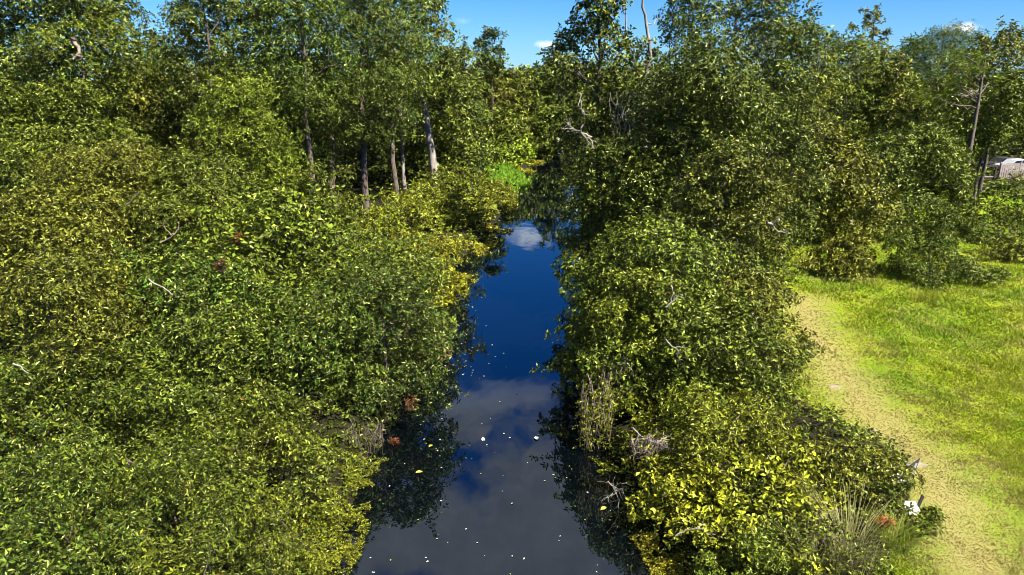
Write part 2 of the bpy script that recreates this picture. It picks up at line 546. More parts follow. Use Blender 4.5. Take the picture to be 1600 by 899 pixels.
def tube(pts, radii, sides=7):
    pts = np.asarray(pts, float); n = len(pts)
    t = unit(np.gradient(pts, axis=0))
    ref = np.array([0.13, 0.31, 1.0]) if abs(t[0][2]) < 0.8 else np.array([1.0, 0.2, 0.1])
    a = unit(np.cross(t, ref)); c = np.cross(t, a)
    ph = np.arange(sides) / sides * 2 * math.pi
    ring = a[:, None] * np.cos(ph)[None, :, None] + c[:, None] * np.sin(ph)[None, :, None]
    V = (pts[:, None] + ring * np.asarray(radii)[:, None, None]).reshape(-1, 3)
    i = np.arange(n - 1)[:, None] * sides; j = np.arange(sides)[None]; j2 = (j + 1) % sides
    T = np.stack([i + j, i + j2, i + sides + j2, i + sides + j], -1).reshape(-1, 4)
    return V, T


def tubes_mesh(name, items, sides=6):
    Vs, Ts, o = [], [], 0
    for pts, rad in items:
        V, T = tube(pts, rad, sides)
        Vs.append(V); Ts.append(T + o); o += len(V)
    return mesh_from(name, np.concatenate(Vs), np.concatenate(Ts), True)


def bent(R, a, c, n=6, wob=0.08, arch=0.0):
    a = np.asarray(a, float); c = np.asarray(c, float)
    t = np.linspace(0, 1, n)[:, None]
    p = a + (c - a) * t
    L = np.linalg.norm(c - a)
    env = np.sin(t * math.pi)
    p += env * R.normal(0, wob * L * 0.5, (1, 3)) + env * R.normal(0, wob * L * 0.25, (n, 3))
    p[:, 2] += (env[:, 0]) * arch * L
    return p


def plant(name, cat, label, u, vtop, y, wpx, kind='dome', vbot=None, tint=(0.06, 0.11, 0.012), yellow=0.15, seed=0, group=None,
          cover=1.0, slim=0.44, trunk_to=None, bark=None, lmul=1.0, base_u=None, k=7, n=None, fuzz=0.3, limbs=10, trunk_r=None, squash=1.0):
    """a tree or shrub whose top shows at pixel (u, vtop) and that stands y metres away; wpx is how wide its crown shows"""
    R = np.random.default_rng(1000 + seed)
    top = at_y(u, vtop, y)
    d = depth(y, top[2] * 0.5)
    Rx = wpx * d / F / 2 * 1.06
    bx = top[0] if base_u is None else at_y(base_u, 300, y)[0]
    gz = float(land_z(np.array([bx]), np.array([y]))[0])
    root = empty(name, (bx, y, max(gz, -0.3)), label, cat, group, 0.0)
    h1 = top[2] - root.location.z
    h0 = 0.0 if vbot is None else max(0.0, at_y(u, vbot, y)[2] - root.location.z)
    L = max(0.088, (0.0058 if d < 34 else 0.0049) * d) * lmul * R.uniform(0.80, 1.18)
    slim *= R.uniform(0.8, 1.3)
    tint = tuple(np.array(tint) * R.uniform(0.78, 1.35) * np.array([R.uniform(0.85, 1.15), 1, 1]))
    cl = clump_layout(R, kind, Rx * 1.0, h0, h1, n)
    off = top[0] - bx
    cl[:, 0] += off * np.clip(cl[:, 2] / max(h1, 0.1), 0, 1)
    cl[:, 1] *= squash
    vd = unit(np.array([bx, y, h1 * 0.5 - H]))
    P, O, Yt = crown_points(R, cl, L, cover, fuzz, vd)
    PENDING.append(dict(R=R, root=root, P=P, O=O, Y=Yt, L=L, k=k, slim=slim, yellow=yellow, tint=tint, name='foliage' if kind == 'dome' else 'crown'))
    # wood: a trunk that tapers up through the crown and limbs out to the clumps
    bark = bark or BARK
    tr = trunk_r or max(0.05, 0.011 * h1 + 0.03 * (kind != 'dome'))
    nseg = 9
    lean = np.array([off, R.normal(0, 0.2), 0])
    tpts = np.array([lean * (t ** 1.15) + np.array([R.normal(0, 0.02) * h1 * 0.25 * (0 < i), R.normal(0, 0.02) * h1 * 0.25, h1 * 0.93 * t]) for i, t in enumerate(np.linspace(0, 1, nseg))])
    tpts[0, 2] -= 0.3
    trad = tr * (1.0 - 0.85 * np.linspace(0, 1, nseg)) * np.array([1.35] + [1] * (nseg - 1))
    if kind == 'dome':
        items = []
        for q in R.permutation(len(cl))[:min(len(cl), 9)]:
            items.append((bent(R, (R.normal(0, .15), R.normal(0, .15), -0.2), cl[q, :3], 6, 0.1, 0.08), tr * np.linspace(0.8, 0.2, 6)))
        link('stems', tubes_mesh('stems', items, 5), root, bark, kind='stuff')
    else:
        link('trunk', tubes_mesh('trunk', [(tpts, trad)], 9), root, bark)
        items = []
        for q in R.permutation(len(cl))[:limbs]:
            c = cl[q, :3]
            s = max(0.12, min(0.9, (c[2] - R.uniform(0.10, 0.22) * (h1 - h0)) / (h1 * 0.93)))
            f = s * (nseg - 1); i0 = min(int(f), nseg - 2)
            a = tpts[i0] + (tpts[i0 + 1] - tpts[i0]) * (f - i0)
            r0 = np.interp(s, np.linspace(0, 1, nseg), trad) * 0.6
            pts = bent(R, a, c, 7, 0.12, 0.05)
            items.append((pts, np.linspace(r0, r0 * 0.22, 7)))
            for _ in range(2):
                j = R.integers(3, 6)
                e = pts[j] + unit(R.normal(size=3) + unit(c - a) * 0.8) * cl[q, 3] * R.uniform(0.7, 1.1)
                items.append((bent(R, pts[j], e, 4, 0.15), np.linspace(r0 * 0.4, r0 * 0.12, 4)))
        link('branches', tubes_mesh('branches', items, 5), root, bark, kind='stuff')
    return root, cl, tpts


DARK = (0.044, 0.080, 0.008)
DEEP = (0.032, 0.066, 0.011)
MID = (0.066, 0.103, 0.008)
LITE = (0.090, 0.124, 0.007)
OLIVE = (0.075, 0.088, 0.010)
YEL = (0.145, 0.160, 0.008)

FIELD = (0.112, 0.128, 0.012)
# name, category, label, u, vtop, y, width, options
PLANTS = [
    # --- near thicket on the left bank
    ('shrub', 'shrub', 'fine-leaved olive shrub filling the lower left corner of the view', 20, 815, 10.2, 422, dict(tint=(0.034, 0.064, 0.007), yellow=.20, lmul=1.28, cover=.85, k=6)),
    ('shrub', 'shrub', 'low dense shrub at the bottom edge, between the corner shrub and the yellowing bank shrub', 270, 838, 10.4, 378, dict(tint=(0.034, 0.064, 0.007), yellow=.26, lmul=1.28, cover=.85, k=6)),
    ('shrub', 'shrub', 'broad glossy green shrub at the left edge, just above the corner shrub', 80, 680, 13.4, 352, dict(tint=(0.034, 0.064, 0.007), yellow=.18, lmul=1.28, cover=.85, k=6)),
    ('shrub', 'shrub', 'broad yellow-flecked shrub in the middle of the near left thicket', 290, 705, 13.4, 316, dict(tint=(0.034, 0.064, 0.007), yellow=.28, lmul=1.28, cover=.85, k=6)),
    ('shrub', 'shrub', 'yellowing large-leaved shrub leaning over the water at the lower left bank', 415, 772, 13.2, 167, dict(tint=(0.046, 0.074, 0.007), yellow=.42, lmul=1.2)),
    ('shrub', 'shrub', 'yellow-green shrub above the dark reflection, beside the orange floating weed', 440, 652, 16.6, 154, dict(tint=(0.046, 0.074, 0.007), yellow=.36, lmul=1.28, cover=.85, k=6)),
    ('shrub', 'shrub', 'rounded green shrub on the left edge, halfway down the picture', 60, 560, 19, 290, dict(tint=(0.034, 0.064, 0.007), yellow=.2, lmul=1.28, cover=.85, k=6)),
    ('shrub', 'shrub', 'mottled shrub with reddish twigs behind the yellow-flecked shrub', 215, 585, 17.6, 255, dict(tint=(0.046, 0.074, 0.007), yellow=.24, lmul=1.28, cover=.85, k=6)),
    ('shrub', 'shrub', 'bright green shrub directly left of the hanging grey roots', 380, 590, 17.6, 237, dict(tint=(0.034, 0.064, 0.007), yellow=.22, lmul=1.28, cover=.85, k=6)),
    # --- middle tier of the left bank
    ('shrub', 'shrub', 'dark glossy evergreen shrub overhanging the canal above the hanging roots', 592, 418, 23.8, 168, dict(kind='flame', tint=DEEP, yellow=.02, lmul=1.15, cover=.85, k=6)),
    ('shrub', 'shrub', 'large glossy evergreen shrub nearest the canal bend of the left bank', 572, 378, 26.8, 258, dict(tint=DARK, yellow=.08, lmul=1.15, cover=.85, k=6)),
    ('shrub', 'shrub', 'dark green shrub left of the large glossy evergreen shrub', 455, 441, 23, 244, dict(kind='flame', tint=DARK, yellow=.10, lmul=1.15, cover=.85, k=6)),
    ('shrub', 'shrub', 'yellow-tipped shrub hanging low over the bank with rusty leaves beneath', 640, 465, 30, 112, dict(tint=OLIVE, yellow=.34, lmul=1.15, cover=.85, k=6)),
    ('shrub', 'shrub', 'small red-leaved shrub at the waterline of the left bank', 672, 520, 28.5, 65, dict(tint=(.085, .035, .018), yellow=.10, lmul=1.15, cover=.85, k=6)),
    ('shrub', 'shrub', 'whorled dark green shrub with a red dead spray in it', 320, 471, 21, 235, dict(kind='flame', tint=DARK, yellow=.12, lmul=1.15, cover=.85, k=6)),
    ('shrub', 'shrub', 'shrub of star-shaped leaf whorls beneath the arching brown branch', 270, 381, 25, 244, dict(kind='flame', tint=DARK, yellow=.12, lmul=1.15, cover=.85, k=6)),
    ('shrub', 'shrub', 'vine-covered shrub at the left edge with brown bare patches', 105, 381, 23, 272, dict(kind='flame', tint=OLIVE, yellow=.26, lmul=1.15, cover=.85, k=6)),
    ('shrub', 'shrub', 'shrub with pale whorled leaves in front of the dark trunk', 420, 291, 30, 253, dict(kind='flame', tint=MID, yellow=.22, lmul=1.15, cover=.85, k=6)),
    ('small_tree', 'tree', 'yellow-leaved small tree on the left edge under the tall trees', 40, 290, 29.5, 260, dict(tint=OLIVE, yellow=.34, kind='flame')),
    ('small_tree', 'tree', 'bushy small tree with mixed yellow and green leaves left of the pale domed tree', 165, 215, 34, 250, dict(tint=OLIVE, yellow=.30, kind='flame')),
    ('small_tree', 'tree', 'dark bushy small tree above the arching brown branch', 295, 235, 35, 230, dict(tint=MID, yellow=.14, kind='flame')),
    ('small_tree', 'tree', 'pale green domed tree in front of the tall trees on the left', 372, 112, 41, 165, dict(tint=LITE, yellow=.26, kind='flame')),
    ('small_tree', 'tree', 'dense green tree at the left edge below the tallest crowns', 60, 120, 41, 250, dict(tint=MID, yellow=.18, kind='flame')),
    ('small_tree', 'tree', 'green tree under the narrow gap of blue sky on the left', 215, 95, 52, 170, dict(tint=OLIVE, yellow=.26, kind='flame')),
    ('shrub', 'shrub', 'sunlit leafy shrub at the foot of the dark straight trunk', 490, 255, 40, 170, dict(tint=MID, yellow=.2)),
    ('small_tree', 'tree', 'dark tree filling the gap behind the sky opening on the left', 240, 60, 62, 120, dict(tint=OLIVE, yellow=.3, kind='tall')),
    # --- vine mounds along the left bank farther on
    ('vine_mound', 'vines', 'yellow-green vine mound beside the leaning grey trunk', 705, 272, 62, 130, dict(tint=(0.13, 0.155, 0.010), yellow=.36)),
    ('vine_mound', 'vines', 'vine mound lying in front of the leaning grey trunk', 655, 305, 54, 150, dict(tint=(0.19, 0.20, 0.010), yellow=.42)),
    ('vine_mound', 'vines', 'vine mound at the right side of the dark straight trunk', 590, 330, 46, 130, dict(tint=(0.13, 0.155, 0.010), yellow=.32)),
    ('vine_mound', 'vines', 'vine mound reaching the water at the first narrow of the canal', 738, 325, 57, 85, dict(tint=(0.19, 0.20, 0.010), yellow=.36)),
    ('vine_mound', 'vines', 'orange-tinged vine mound in the middle of the left bank', 664, 365, 44, 150, dict(tint=(0.19, 0.20, 0.010), yellow=.48)),
    ('vine_mound', 'vines', 'green vine mound between the glossy evergreen shrub and the orange-tinged mound', 620, 392, 37, 140, dict(tint=(0.13, 0.155, 0.010), yellow=.28)),
    ('vine_mound', 'vines', 'low vine mound spilling over the water above the orange floating fringe', 680, 425, 37, 90, dict(tint=(0.19, 0.20, 0.010), yellow=.42)),
    # --- tall trees on the left
    ('tall_tree', 'tree', 'tall dark tree in the upper left corner', 50, -90, 49, 260, dict(tint=DEEP, yellow=.14, kind='tall', vbot=260)),
    ('tall_tree', 'tree', 'tall open tree with a grey trunk left of the sky gap', 128, -60, 56, 140, dict(tint=DARK, yellow=.14, kind='tall', vbot=190, cover=.9)),
    ('tall_tree', 'tree', 'tall vine-draped tree on the right side of the left sky gap', 340, -80, 50, 150, dict(tint=MID, yellow=.20, kind='tall', vbot=250)),
    ('tall_tree', 'tree', 'tall dark tree behind the pale green domed tree', 405, -110, 52, 190, dict(tint=DARK, yellow=.10, kind='tall', vbot=300)),
    ('tall_tree', 'tree', 'tall tree with a short sunlit brown stretch of trunk above the shrubs', 490, -70, 60, 170, dict(tint=DARK, yellow=.12, kind='tall', vbot=175, base_u=524, trunk_r=.30, bark=TWIG)),
    ('tall_tree', 'tree', 'tall tree with a dark straight trunk showing above the vines', 562, -60, 51, 150, dict(tint=DARK, yellow=.12, kind='tall', vbot=235, base_u=568, trunk_r=.30)),
    ('tall_tree', 'tree', 'tall tree with a leaning pale grey trunk, the last tall one before the open sky', 640, -50, 64, 130, dict(tint=DARK, yellow=.14, kind='tall', vbot=180, base_u=682, trunk_r=.42, bark=PALE_BARK)),
    ('slim_tree', 'tree', 'slim tree with a thin pale stem left of the leaning grey trunk', 622, 60, 72, 90, dict(tint=DEEP, yellow=.10, kind='tall', vbot=215, base_u=632, trunk_r=.2, bark=PALE_BARK)),
    ('slim_tree', 'tree', 'leafy tree right behind the leaning grey trunk, lower than it', 700, 82, 82, 75, dict(tint=DARK, yellow=.14, kind='tall', vbot=250)),
    ('dark_tree', 'tree', 'dark shaded tree standing over the bright marsh bank', 718, 120, 80, 76, dict(tint=DEEP, yellow=.08, kind='flame')),
    ('dark_tree', 'tree', 'dark tree seen low between the dark straight trunk and the thin pale stem', 595, 170, 78, 110, dict(tint=DEEP, yellow=.12, kind='flame')),
    ('dark_tree', 'tree', 'dark tree behind the sunlit brown trunk', 530, 110, 74, 110, dict(tint=DEEP, yellow=.10, kind='flame')),
    ('dark_tree', 'tree', 'dark tree low between the tall trees, right of the pale green domed tree', 445, 150, 66, 120, dict(tint=DEEP, yellow=.12, kind='flame')),
    ('dark_tree', 'tree', 'shaded tree just behind the leaning grey trunk at vine level', 668, 190, 76, 80, dict(tint=DARK, yellow=.16, kind='flame')),
    ('tall_tree', 'tree', 'tall full tree just right of the left sky gap, nearer than its neighbours', 304, -60, 44, 105, dict(tint=DARK, yellow=.16, kind='tall', vbot=210)),
    ('tall_tree', 'tree', 'tall dark crown between the vine-draped tree and the dark straight trunk', 455, -90, 46, 130, dict(tint=DARK, yellow=.12, kind='tall', vbot=190)),
    ('tall_tree', 'tree', 'tall crown filling the top left next to the corner tree', 95, -70, 44, 130, dict(tint=MID, yellow=.16, kind='tall', vbot=180)),
    ('tall_tree', 'tree', 'tall leafy crown directly left of the leaning grey trunk', 600, -60, 58, 130, dict(tint=DARK, yellow=.14, kind='tall', vbot=170)),
    # --- far end of the canal
    ('lone_tree', 'tree', 'lone small-crowned tree rising above the far treeline', 769, 46, 108, 44, dict(tint=DEEP, yellow=.12, kind='round', vbot=112, trunk_r=.16, n=26, cover=1.6)),
    ('far_tree', 'tree', 'olive far tree directly under the lone small-crowned tree', 765, 113, 112, 70, dict(tint=OLIVE, yellow=.18, kind='flame')),
    ('far_tree', 'tree', 'brownish far tree just right of the lone small-crowned tree', 800, 112, 120, 62, dict(tint=OLIVE, yellow=.34, kind='flame')),
    ('far_tree', 'tree', 'round green far tree straight above the end of the canal', 838, 106, 124, 74, dict(tint=MID, yellow=.20, kind='flame')),
    ('far_tree', 'tree', 'far tree with a small pointed top left of the right-bank trees', 872, 90, 110, 60, dict(tint=DARK, yellow=.20, kind='flame')),
    ('far_tree', 'tree', 'low pale far tree behind the bright marsh bank', 790, 175, 104, 84, dict(tint=MID, yellow=.18, kind='flame')),
    ('far_tree', 'tree', 'leafy far tree over the last visible water', 852, 165, 108, 70, dict(tint=MID, yellow=.26, kind='flame')),
    ('far_tree', 'tree', 'thin-topped far tree left of the lone small-crowned tree', 738, 116, 104, 52, dict(tint=DARK, yellow=.2, kind='flame')),
    ('marsh_shrub', 'shrub', 'bright lime-green marsh shrub left of the last visible water', 765, 228, 92, 60, dict(tint=(.17, .27, .012), yellow=.2, cover=1.2)),
    ('marsh_shrub', 'shrub', 'small lime-green shrub behind the yellow floating spit', 806, 228, 100, 46, dict(tint=(.15, .25, .012), yellow=.2)),
    # --- right bank wall of trees
    ('bank_tree', 'tree', 'vine-hung tree on the right bank at the end of the open water', 925, 150, 74, 70, dict(tint=MID, yellow=.22, kind='flame')),
    ('bank_tree', 'tree', 'leafy tree with bare grey twigs leaning to the canal on the right bank', 945, 115, 58, 112, dict(tint=DARK, yellow=.22, kind='flame')),
    ('bank_tree', 'tree', 'tall ragged tree whose upper branches stand out against the open sky', 942, -50, 47, 120, dict(tint=DARK, yellow=.22, kind='tall', vbot=260, cover=1.0, trunk_r=.34)),
    ('bank_tree', 'tree', 'tall narrow tree right behind the forked pale bare trunk', 1080, -25, 50, 90, dict(tint=DARK, yellow=.16, kind='tall', vbot=250)),
    ('bank_tree', 'tree', 'tall tree with a bright white upper trunk on the right bank', 1160, -55, 39, 190, dict(tint=DARK, yellow=.18, kind='open', vbot=230, cover=1.1, base_u=1120, bark=PALE_BARK, trunk_r=.30)),
    ('bank_tree', 'tree', 'dark leafy tree right of the bright white trunk', 1222, 20, 42, 150, dict(tint=DARK, yellow=.2, kind='flame')),
    ('bank_tree', 'tree', 'leafy tree covering the foot of the forked pale bare trunk', 1008, 118, 44, 140, dict(tint=DARK, yellow=.18, kind='flame')),
    ('bank_tree', 'tree', 'full leafy tree in the middle of the right bank wall', 1095, 62, 35, 235, dict(tint=DARK, yellow=.18, kind='flame', cover=1.1)),
    ('bank_tree', 'tree', 'bushy tree on the right bank over the tree reflections', 972, 210, 35, 175, dict(tint=MID, yellow=.22, kind='flame')),
    ('bank_tree', 'tree', 'broad olive tree whose side hangs over the lawn', 1140, 235, 28.5, 200, dict(tint=OLIVE, yellow=.22, kind='flame', cover=1.1)),
    ('bank_shrub', 'shrub', 'small yellow-fringed shrub dipping to the water on the right bank', 932, 335, 39, 85, dict(tint=OLIVE, yellow=.3)),
    ('bank_shrub', 'shrub', 'large glossy-leaved shrub in the middle of the right bank', 1030, 335, 24.5, 245, dict(kind='flame', tint=MID, yellow=.22, cover=1.1)),
    ('bank_shrub', 'shrub', 'leafy shrub overhanging the canal edge on the right bank', 978, 375, 27, 155, dict(kind='flame', tint=MID, yellow=.28)),
    ('bank_shrub', 'shrub', 'spreading shrub whose twigs reach out over the lawn path', 1195, 440, 25, 160, dict(tint=OLIVE, yellow=.24)),
    ('bank_shrub', 'shrub', 'dense green shrub above the pale vine tangle on the right bank', 1100, 460, 23, 240, dict(tint=MID, yellow=.24, cover=1.1)),
    ('bank_shrub', 'shrub', 'yellow-speckled shrub trailing vines down to the water', 980, 405, 22.8, 150, dict(kind='flame', tint=LITE, yellow=.42)),
    ('bank_shrub', 'shrub', 'dark green rounded shrub beside the sandy path edge', 1205, 515, 22.3, 130, dict(tint=MID, yellow=.16)),
    # --- low yellow shrubs, bottom right
    ('low_shrub', 'shrub', 'bright yellow-green low shrub below the right bank trees', 1120, 632, 18.6, 240, dict(tint=(0.17, 0.20, 0.010), yellow=.38)),
    ('low_shrub', 'shrub', 'large-leaved yellow shrub in the centre of the lower right bank', 1195, 715, 16.4, 230, dict(tint=(0.25, 0.26, 0.012), yellow=.46, lmul=1.35, k=5)),
    ('low_shrub', 'shrub', 'yellow-leaved low shrub above the floating fern mat', 1078, 735, 16.6, 180, dict(tint=(0.25, 0.26, 0.012), yellow=.44, lmul=1.2)),
    ('low_shrub', 'shrub', 'golden large-leaved shrub at the lower edge left of the tall dry grass', 1178, 800, 14.4, 200, dict(tint=(0.25, 0.26, 0.012), yellow=.50, lmul=1.35, k=5)),
    ('low_shrub', 'shrub', 'brown-flecked shrub between the yellow shrubs and the lawn', 1300, 705, 17.1, 210, dict(tint=FIELD, yellow=.24)),
    ('low_shrub', 'shrub', 'small dark shrub growing over the white boards at the lawn edge', 1360, 750, 16.4, 92, dict(tint=MID, yellow=.20)),
    ('low_shrub', 'shrub', 'green shrub at the bottom edge between the fern mat and the tall dry grass', 1195, 855, 13.4, 180, dict(tint=MID, yellow=.28)),
    ('low_shrub', 'shrub', 'low creeping plant at the lawn edge just below the second white board', 1440, 808, 15.3, 90, dict(tint=MID, yellow=.26, n=14)),
    # --- trees behind the lawn
    ('lawn_shrub', 'shrub', 'pale olive shrub on the lawn, left of the dark round shrub', 1318, 368, 40, 112, dict(tint=FIELD, yellow=.30, cover=1.6)),
    ('lawn_shrub', 'shrub', 'low grassy shrub at the right foot of the pale olive lawn shrub', 1356, 422, 39.6, 38, dict(tint=LITE, yellow=.2)),
    ('lawn_shrub', 'shrub', 'dark round shrub standing alone at the edge of the lawn', 1476, 318, 38.4, 132, dict(tint=DARK, yellow=.14, cover=1.7)),
    ('lawn_shrub', 'shrub', 'low bush at the right foot of the dark round lawn shrub', 1540, 430, 38.6, 70, dict(tint=LITE, yellow=.18)),
    ('field_tree', 'tree', 'sparse thin tree against the sky right of the tall right-bank trees', 1282, 45, 54, 85, dict(tint=(0.13, 0.165, 0.010), yellow=.2, kind='open', vbot=260, cover=.55, fuzz=.5)),
    ('field_tree', 'tree', 'light green broad tree with forked grey limbs behind the lawn', 1335, 55, 63, 160, dict(tint=(0.13, 0.165, 0.010), yellow=.24, kind='round', vbot=250, bark=PALE_BARK, limbs=18)),
    ('field_tree', 'tree', 'thin tree top poking above the light green broad tree', 1368, 12, 68, 50, dict(tint=FIELD, yellow=.36, kind='open', vbot=130, cover=.6, fuzz=.5)),
    ('field_tree', 'tree', 'yellow-tinged tree between the light green broad tree and the dense pine', 1405, 85, 60, 110, dict(tint=FIELD, yellow=.42, kind='flame')),
    ('field_tree', 'tree', 'orange-tinged tree at the upper right corner', 1580, 48, 66, 130, dict(tint=FIELD, yellow=.46, kind='round', vbot=200, cover=.8, fuzz=.45)),
    ('field_tree', 'tree', 'green tree left of the rail fence behind the dark round shrub', 1450, 190, 56, 130, dict(tint=(0.09, 0.13, 0.010), yellow=.24, kind='flame')),
    ('field_tree', 'tree', 'small tree with fine pale twigs behind the pale olive lawn shrub', 1310, 215, 48, 150, dict(tint=FIELD, yellow=.38, kind='round', vbot=375, cover=.9)),
    ('field_tree', 'tree', 'leafy tree hanging over the rail fence at the right edge', 1560, 110, 62, 120, dict(tint=(0.09, 0.13, 0.010), yellow=.26, kind='round', vbot=245)),
    ('field_tree', 'tree', 'dark tree in the middle of the treeline behind the lawn', 1395, 205, 54, 120, dict(tint=DARK, yellow=.22, kind='flame')),
    ('field_tree', 'tree', 'mixed green tree just right of the right-bank trees, behind the far strip of lawn', 1250, 150, 50, 130, dict(tint=FIELD, yellow=.26, kind='flame')),
    ('field_shrub', 'shrub', 'orange and yellow shrub at the back edge of the lawn', 1372, 345, 49, 100, dict(tint=FIELD, yellow=.55, cover=1.0)),
    ('field_shrub', 'shrub', 'dark shrub below the rail fence at the right edge', 1585, 290, 48, 110, dict(tint=DARK, yellow=.24)),
    ('field_shrub', 'shrub', 'yellow-green bush at the right edge of the picture where the lawn ends', 1595, 372, 43, 90, dict(tint=FIELD, yellow=.4)),
    ('field_shrub', 'shrub', 'leafy shrub beside the crooked white trunk, left of the rail fence', 1512, 262, 52, 60, dict(tint=(0.09, 0.13, 0.010), yellow=.3)),
    ('dense_pine', 'tree', 'dense round-topped dark pine on the right skyline', 1478, 36, 92, 140, dict(tint=(.055, .115, .010), yellow=.12, kind='round', vbot=230, cover=1.3, slim=.22, k=7, lmul=1.1)),
    ('dense_pine', 'tree', 'smaller dark pine left of the dense round-topped pine', 1425, 62, 96, 80, dict(tint=(.05, .105, .010), yellow=.12, kind='round', vbot=230, cover=1.3, slim=.22, k=7, lmul=1.1)),
    ('dense_pine', 'tree', 'dark pine crown showing left of the light green broad tree', 1295, 58, 84, 70, dict(tint=(.05, .105, .010), yellow=.12, kind='round', vbot=200, cover=1.2, slim=.22, k=7)),
]
for i, (nm, cat, lab, u, vt, y, wpx, kw) in enumerate(PLANTS):
    plant(nm, cat, lab, u, vt, y, wpx, seed=i, **kw)


def grow_pending():
    """leaves for every crown; twig ends buried deep behind other foliage are thinned out"""
    W = np.concatenate([q['P'] + np.array(q['root'].location) for q in PENDING])
    ids = np.concatenate([np.full(len(q['P']), i) for i, q in enumerate(PENDING)])
    Ls = np.concatenate([np.full(len(q['P']), q['L'] ** 2 * q['k'] * q['slim'] * 0.30) for q in PENDING])
    rel = W - np.array([0, 0, H])
    dep = np.maximum(rel[:, 1] * CP - rel[:, 2] * SP, 1)
    u = 800 + F * rel[:, 0] / dep; v = 449.5 - F * (rel[:, 1] * SP + rel[:, 2] * CP) / dep
    cell = 10
    cu = np.floor((u + 400) / cell).astype(int); cv = np.floor((v + 400) / cell).astype(int)
    key = cu * 1000 + cv
    order = np.lexsort((dep, key))
    area = (Ls * (F / dep) ** 2 / cell ** 2)[order]
    ks = key[order]
    cs = np.cumsum(area)
    start = np.r_[True, ks[1:] != ks[:-1]]
    base = np.where(start, cs - area, 0)
    base = np.maximum.accumulate(base)
    tau = np.empty(len(W)); tau[order] = cs - area - base
    R = np.random.default_rng(99)
    keep_p = np.where(tau < 2.2, 1.0, np.where(tau < 4.0, 0.45, 0.2))
    outside = (u < -70) | (u > 1670) | (v < -90) | (v > 985)
    keep_p = np.where(outside, np.minimum(keep_p, 0.30), keep_p)
    keep = R.random(len(W)) < keep_p
    print('SPRIGS', len(W), 'kept', keep.sum())
    for i, q in enumerate(PENDING):
        m = keep[ids == i]
        P, O, Yt = q['P'][m], q['O'][m], q['Y'][m]
        SPRIGS.append(P + np.array(q['root'].location))
        me = leaf_mesh(q['name'], *sprigs(q['R'], P, O, q['L'], q['k'], q['slim'], q['yellow'], Yt))
        o = link(q['name'], me, q['root'], LEAF)
        o.color = (*q['tint'], 1)


grow_pending()
print('LEAVES after plants', N_LEAVES[0])
#EOF_PART1

# ------------------------------------------------------------------ undergrowth and the far wood
def undergrowth():
    R = np.random.default_rng(5)
    n = 27000
    # points spread evenly over the picture, dropped to the ground: near plants are small, far ones coarse
    u = R.uniform(-300, 1850, n * 3); v = R.uniform(205, 1180, n * 3)
    d = np.stack([(u - 800) / F, CP + (449.5 - v) / F * SP, -SP + (449.5 - v) / F * CP], 1)
    t = (0.6 - H) / d[:, 2]
    x, y = d[:, 0] * t, d[:, 1] * t
    l, r = lbank(y), rbank(y)
    edge = R.uniform(-0.35, 0.1, len(x))
    left = (x < l - edge)
    right = (x > r + edge) & ((x < lawn_edge(y) - 0.1) | (y > 52))
    ok = (left | right) & (y < 150)
    x, y = x[ok][:n], y[ok][:n]
    out = np.maximum(lbank(y) - x, x - rbank(y))
    hgt = (0.15 + 1.1 * vnoise(x, y, 0.8, 9) ** 1.5) * np.clip(out / 1.5 + 0.15, 0.1, 1)
    z = np.maximum(land_z(x, y), 0.0) + hgt * R.uniform(0.4, 1, len(x))
    P = np.stack([x, y, z], 1)
    dist = np.hypot(y, H)
    L = np.clip(0.0062 * dist, 0.10, 0.8)
    O = np.tile([0, 0, 1.0], (len(x), 1)) + R.normal(0, 0.4, (len(x), 3))
    Pl, D, N, Ls, W, A = sprigs(R, P, O, 1.0, 5, 0.5, 0.22, vnoise(x, y, 0.4, 2) * 0.4 - 0.2)
    off = (Pl - np.repeat(P, 5, 0)) * np.repeat(L, 5)[:, None]
    me = leaf_mesh('undergrowth', np.repeat(P, 5, 0) + off, D, N, Ls * np.repeat(L, 5), W * np.repeat(L, 5), A)
    o = link('undergrowth', me, None, LEAF); o.color = (*MID, 1)
    tag(o, 'leafy ground cover between the shrubs on both canal banks', 'undergrowth', kind='stuff')


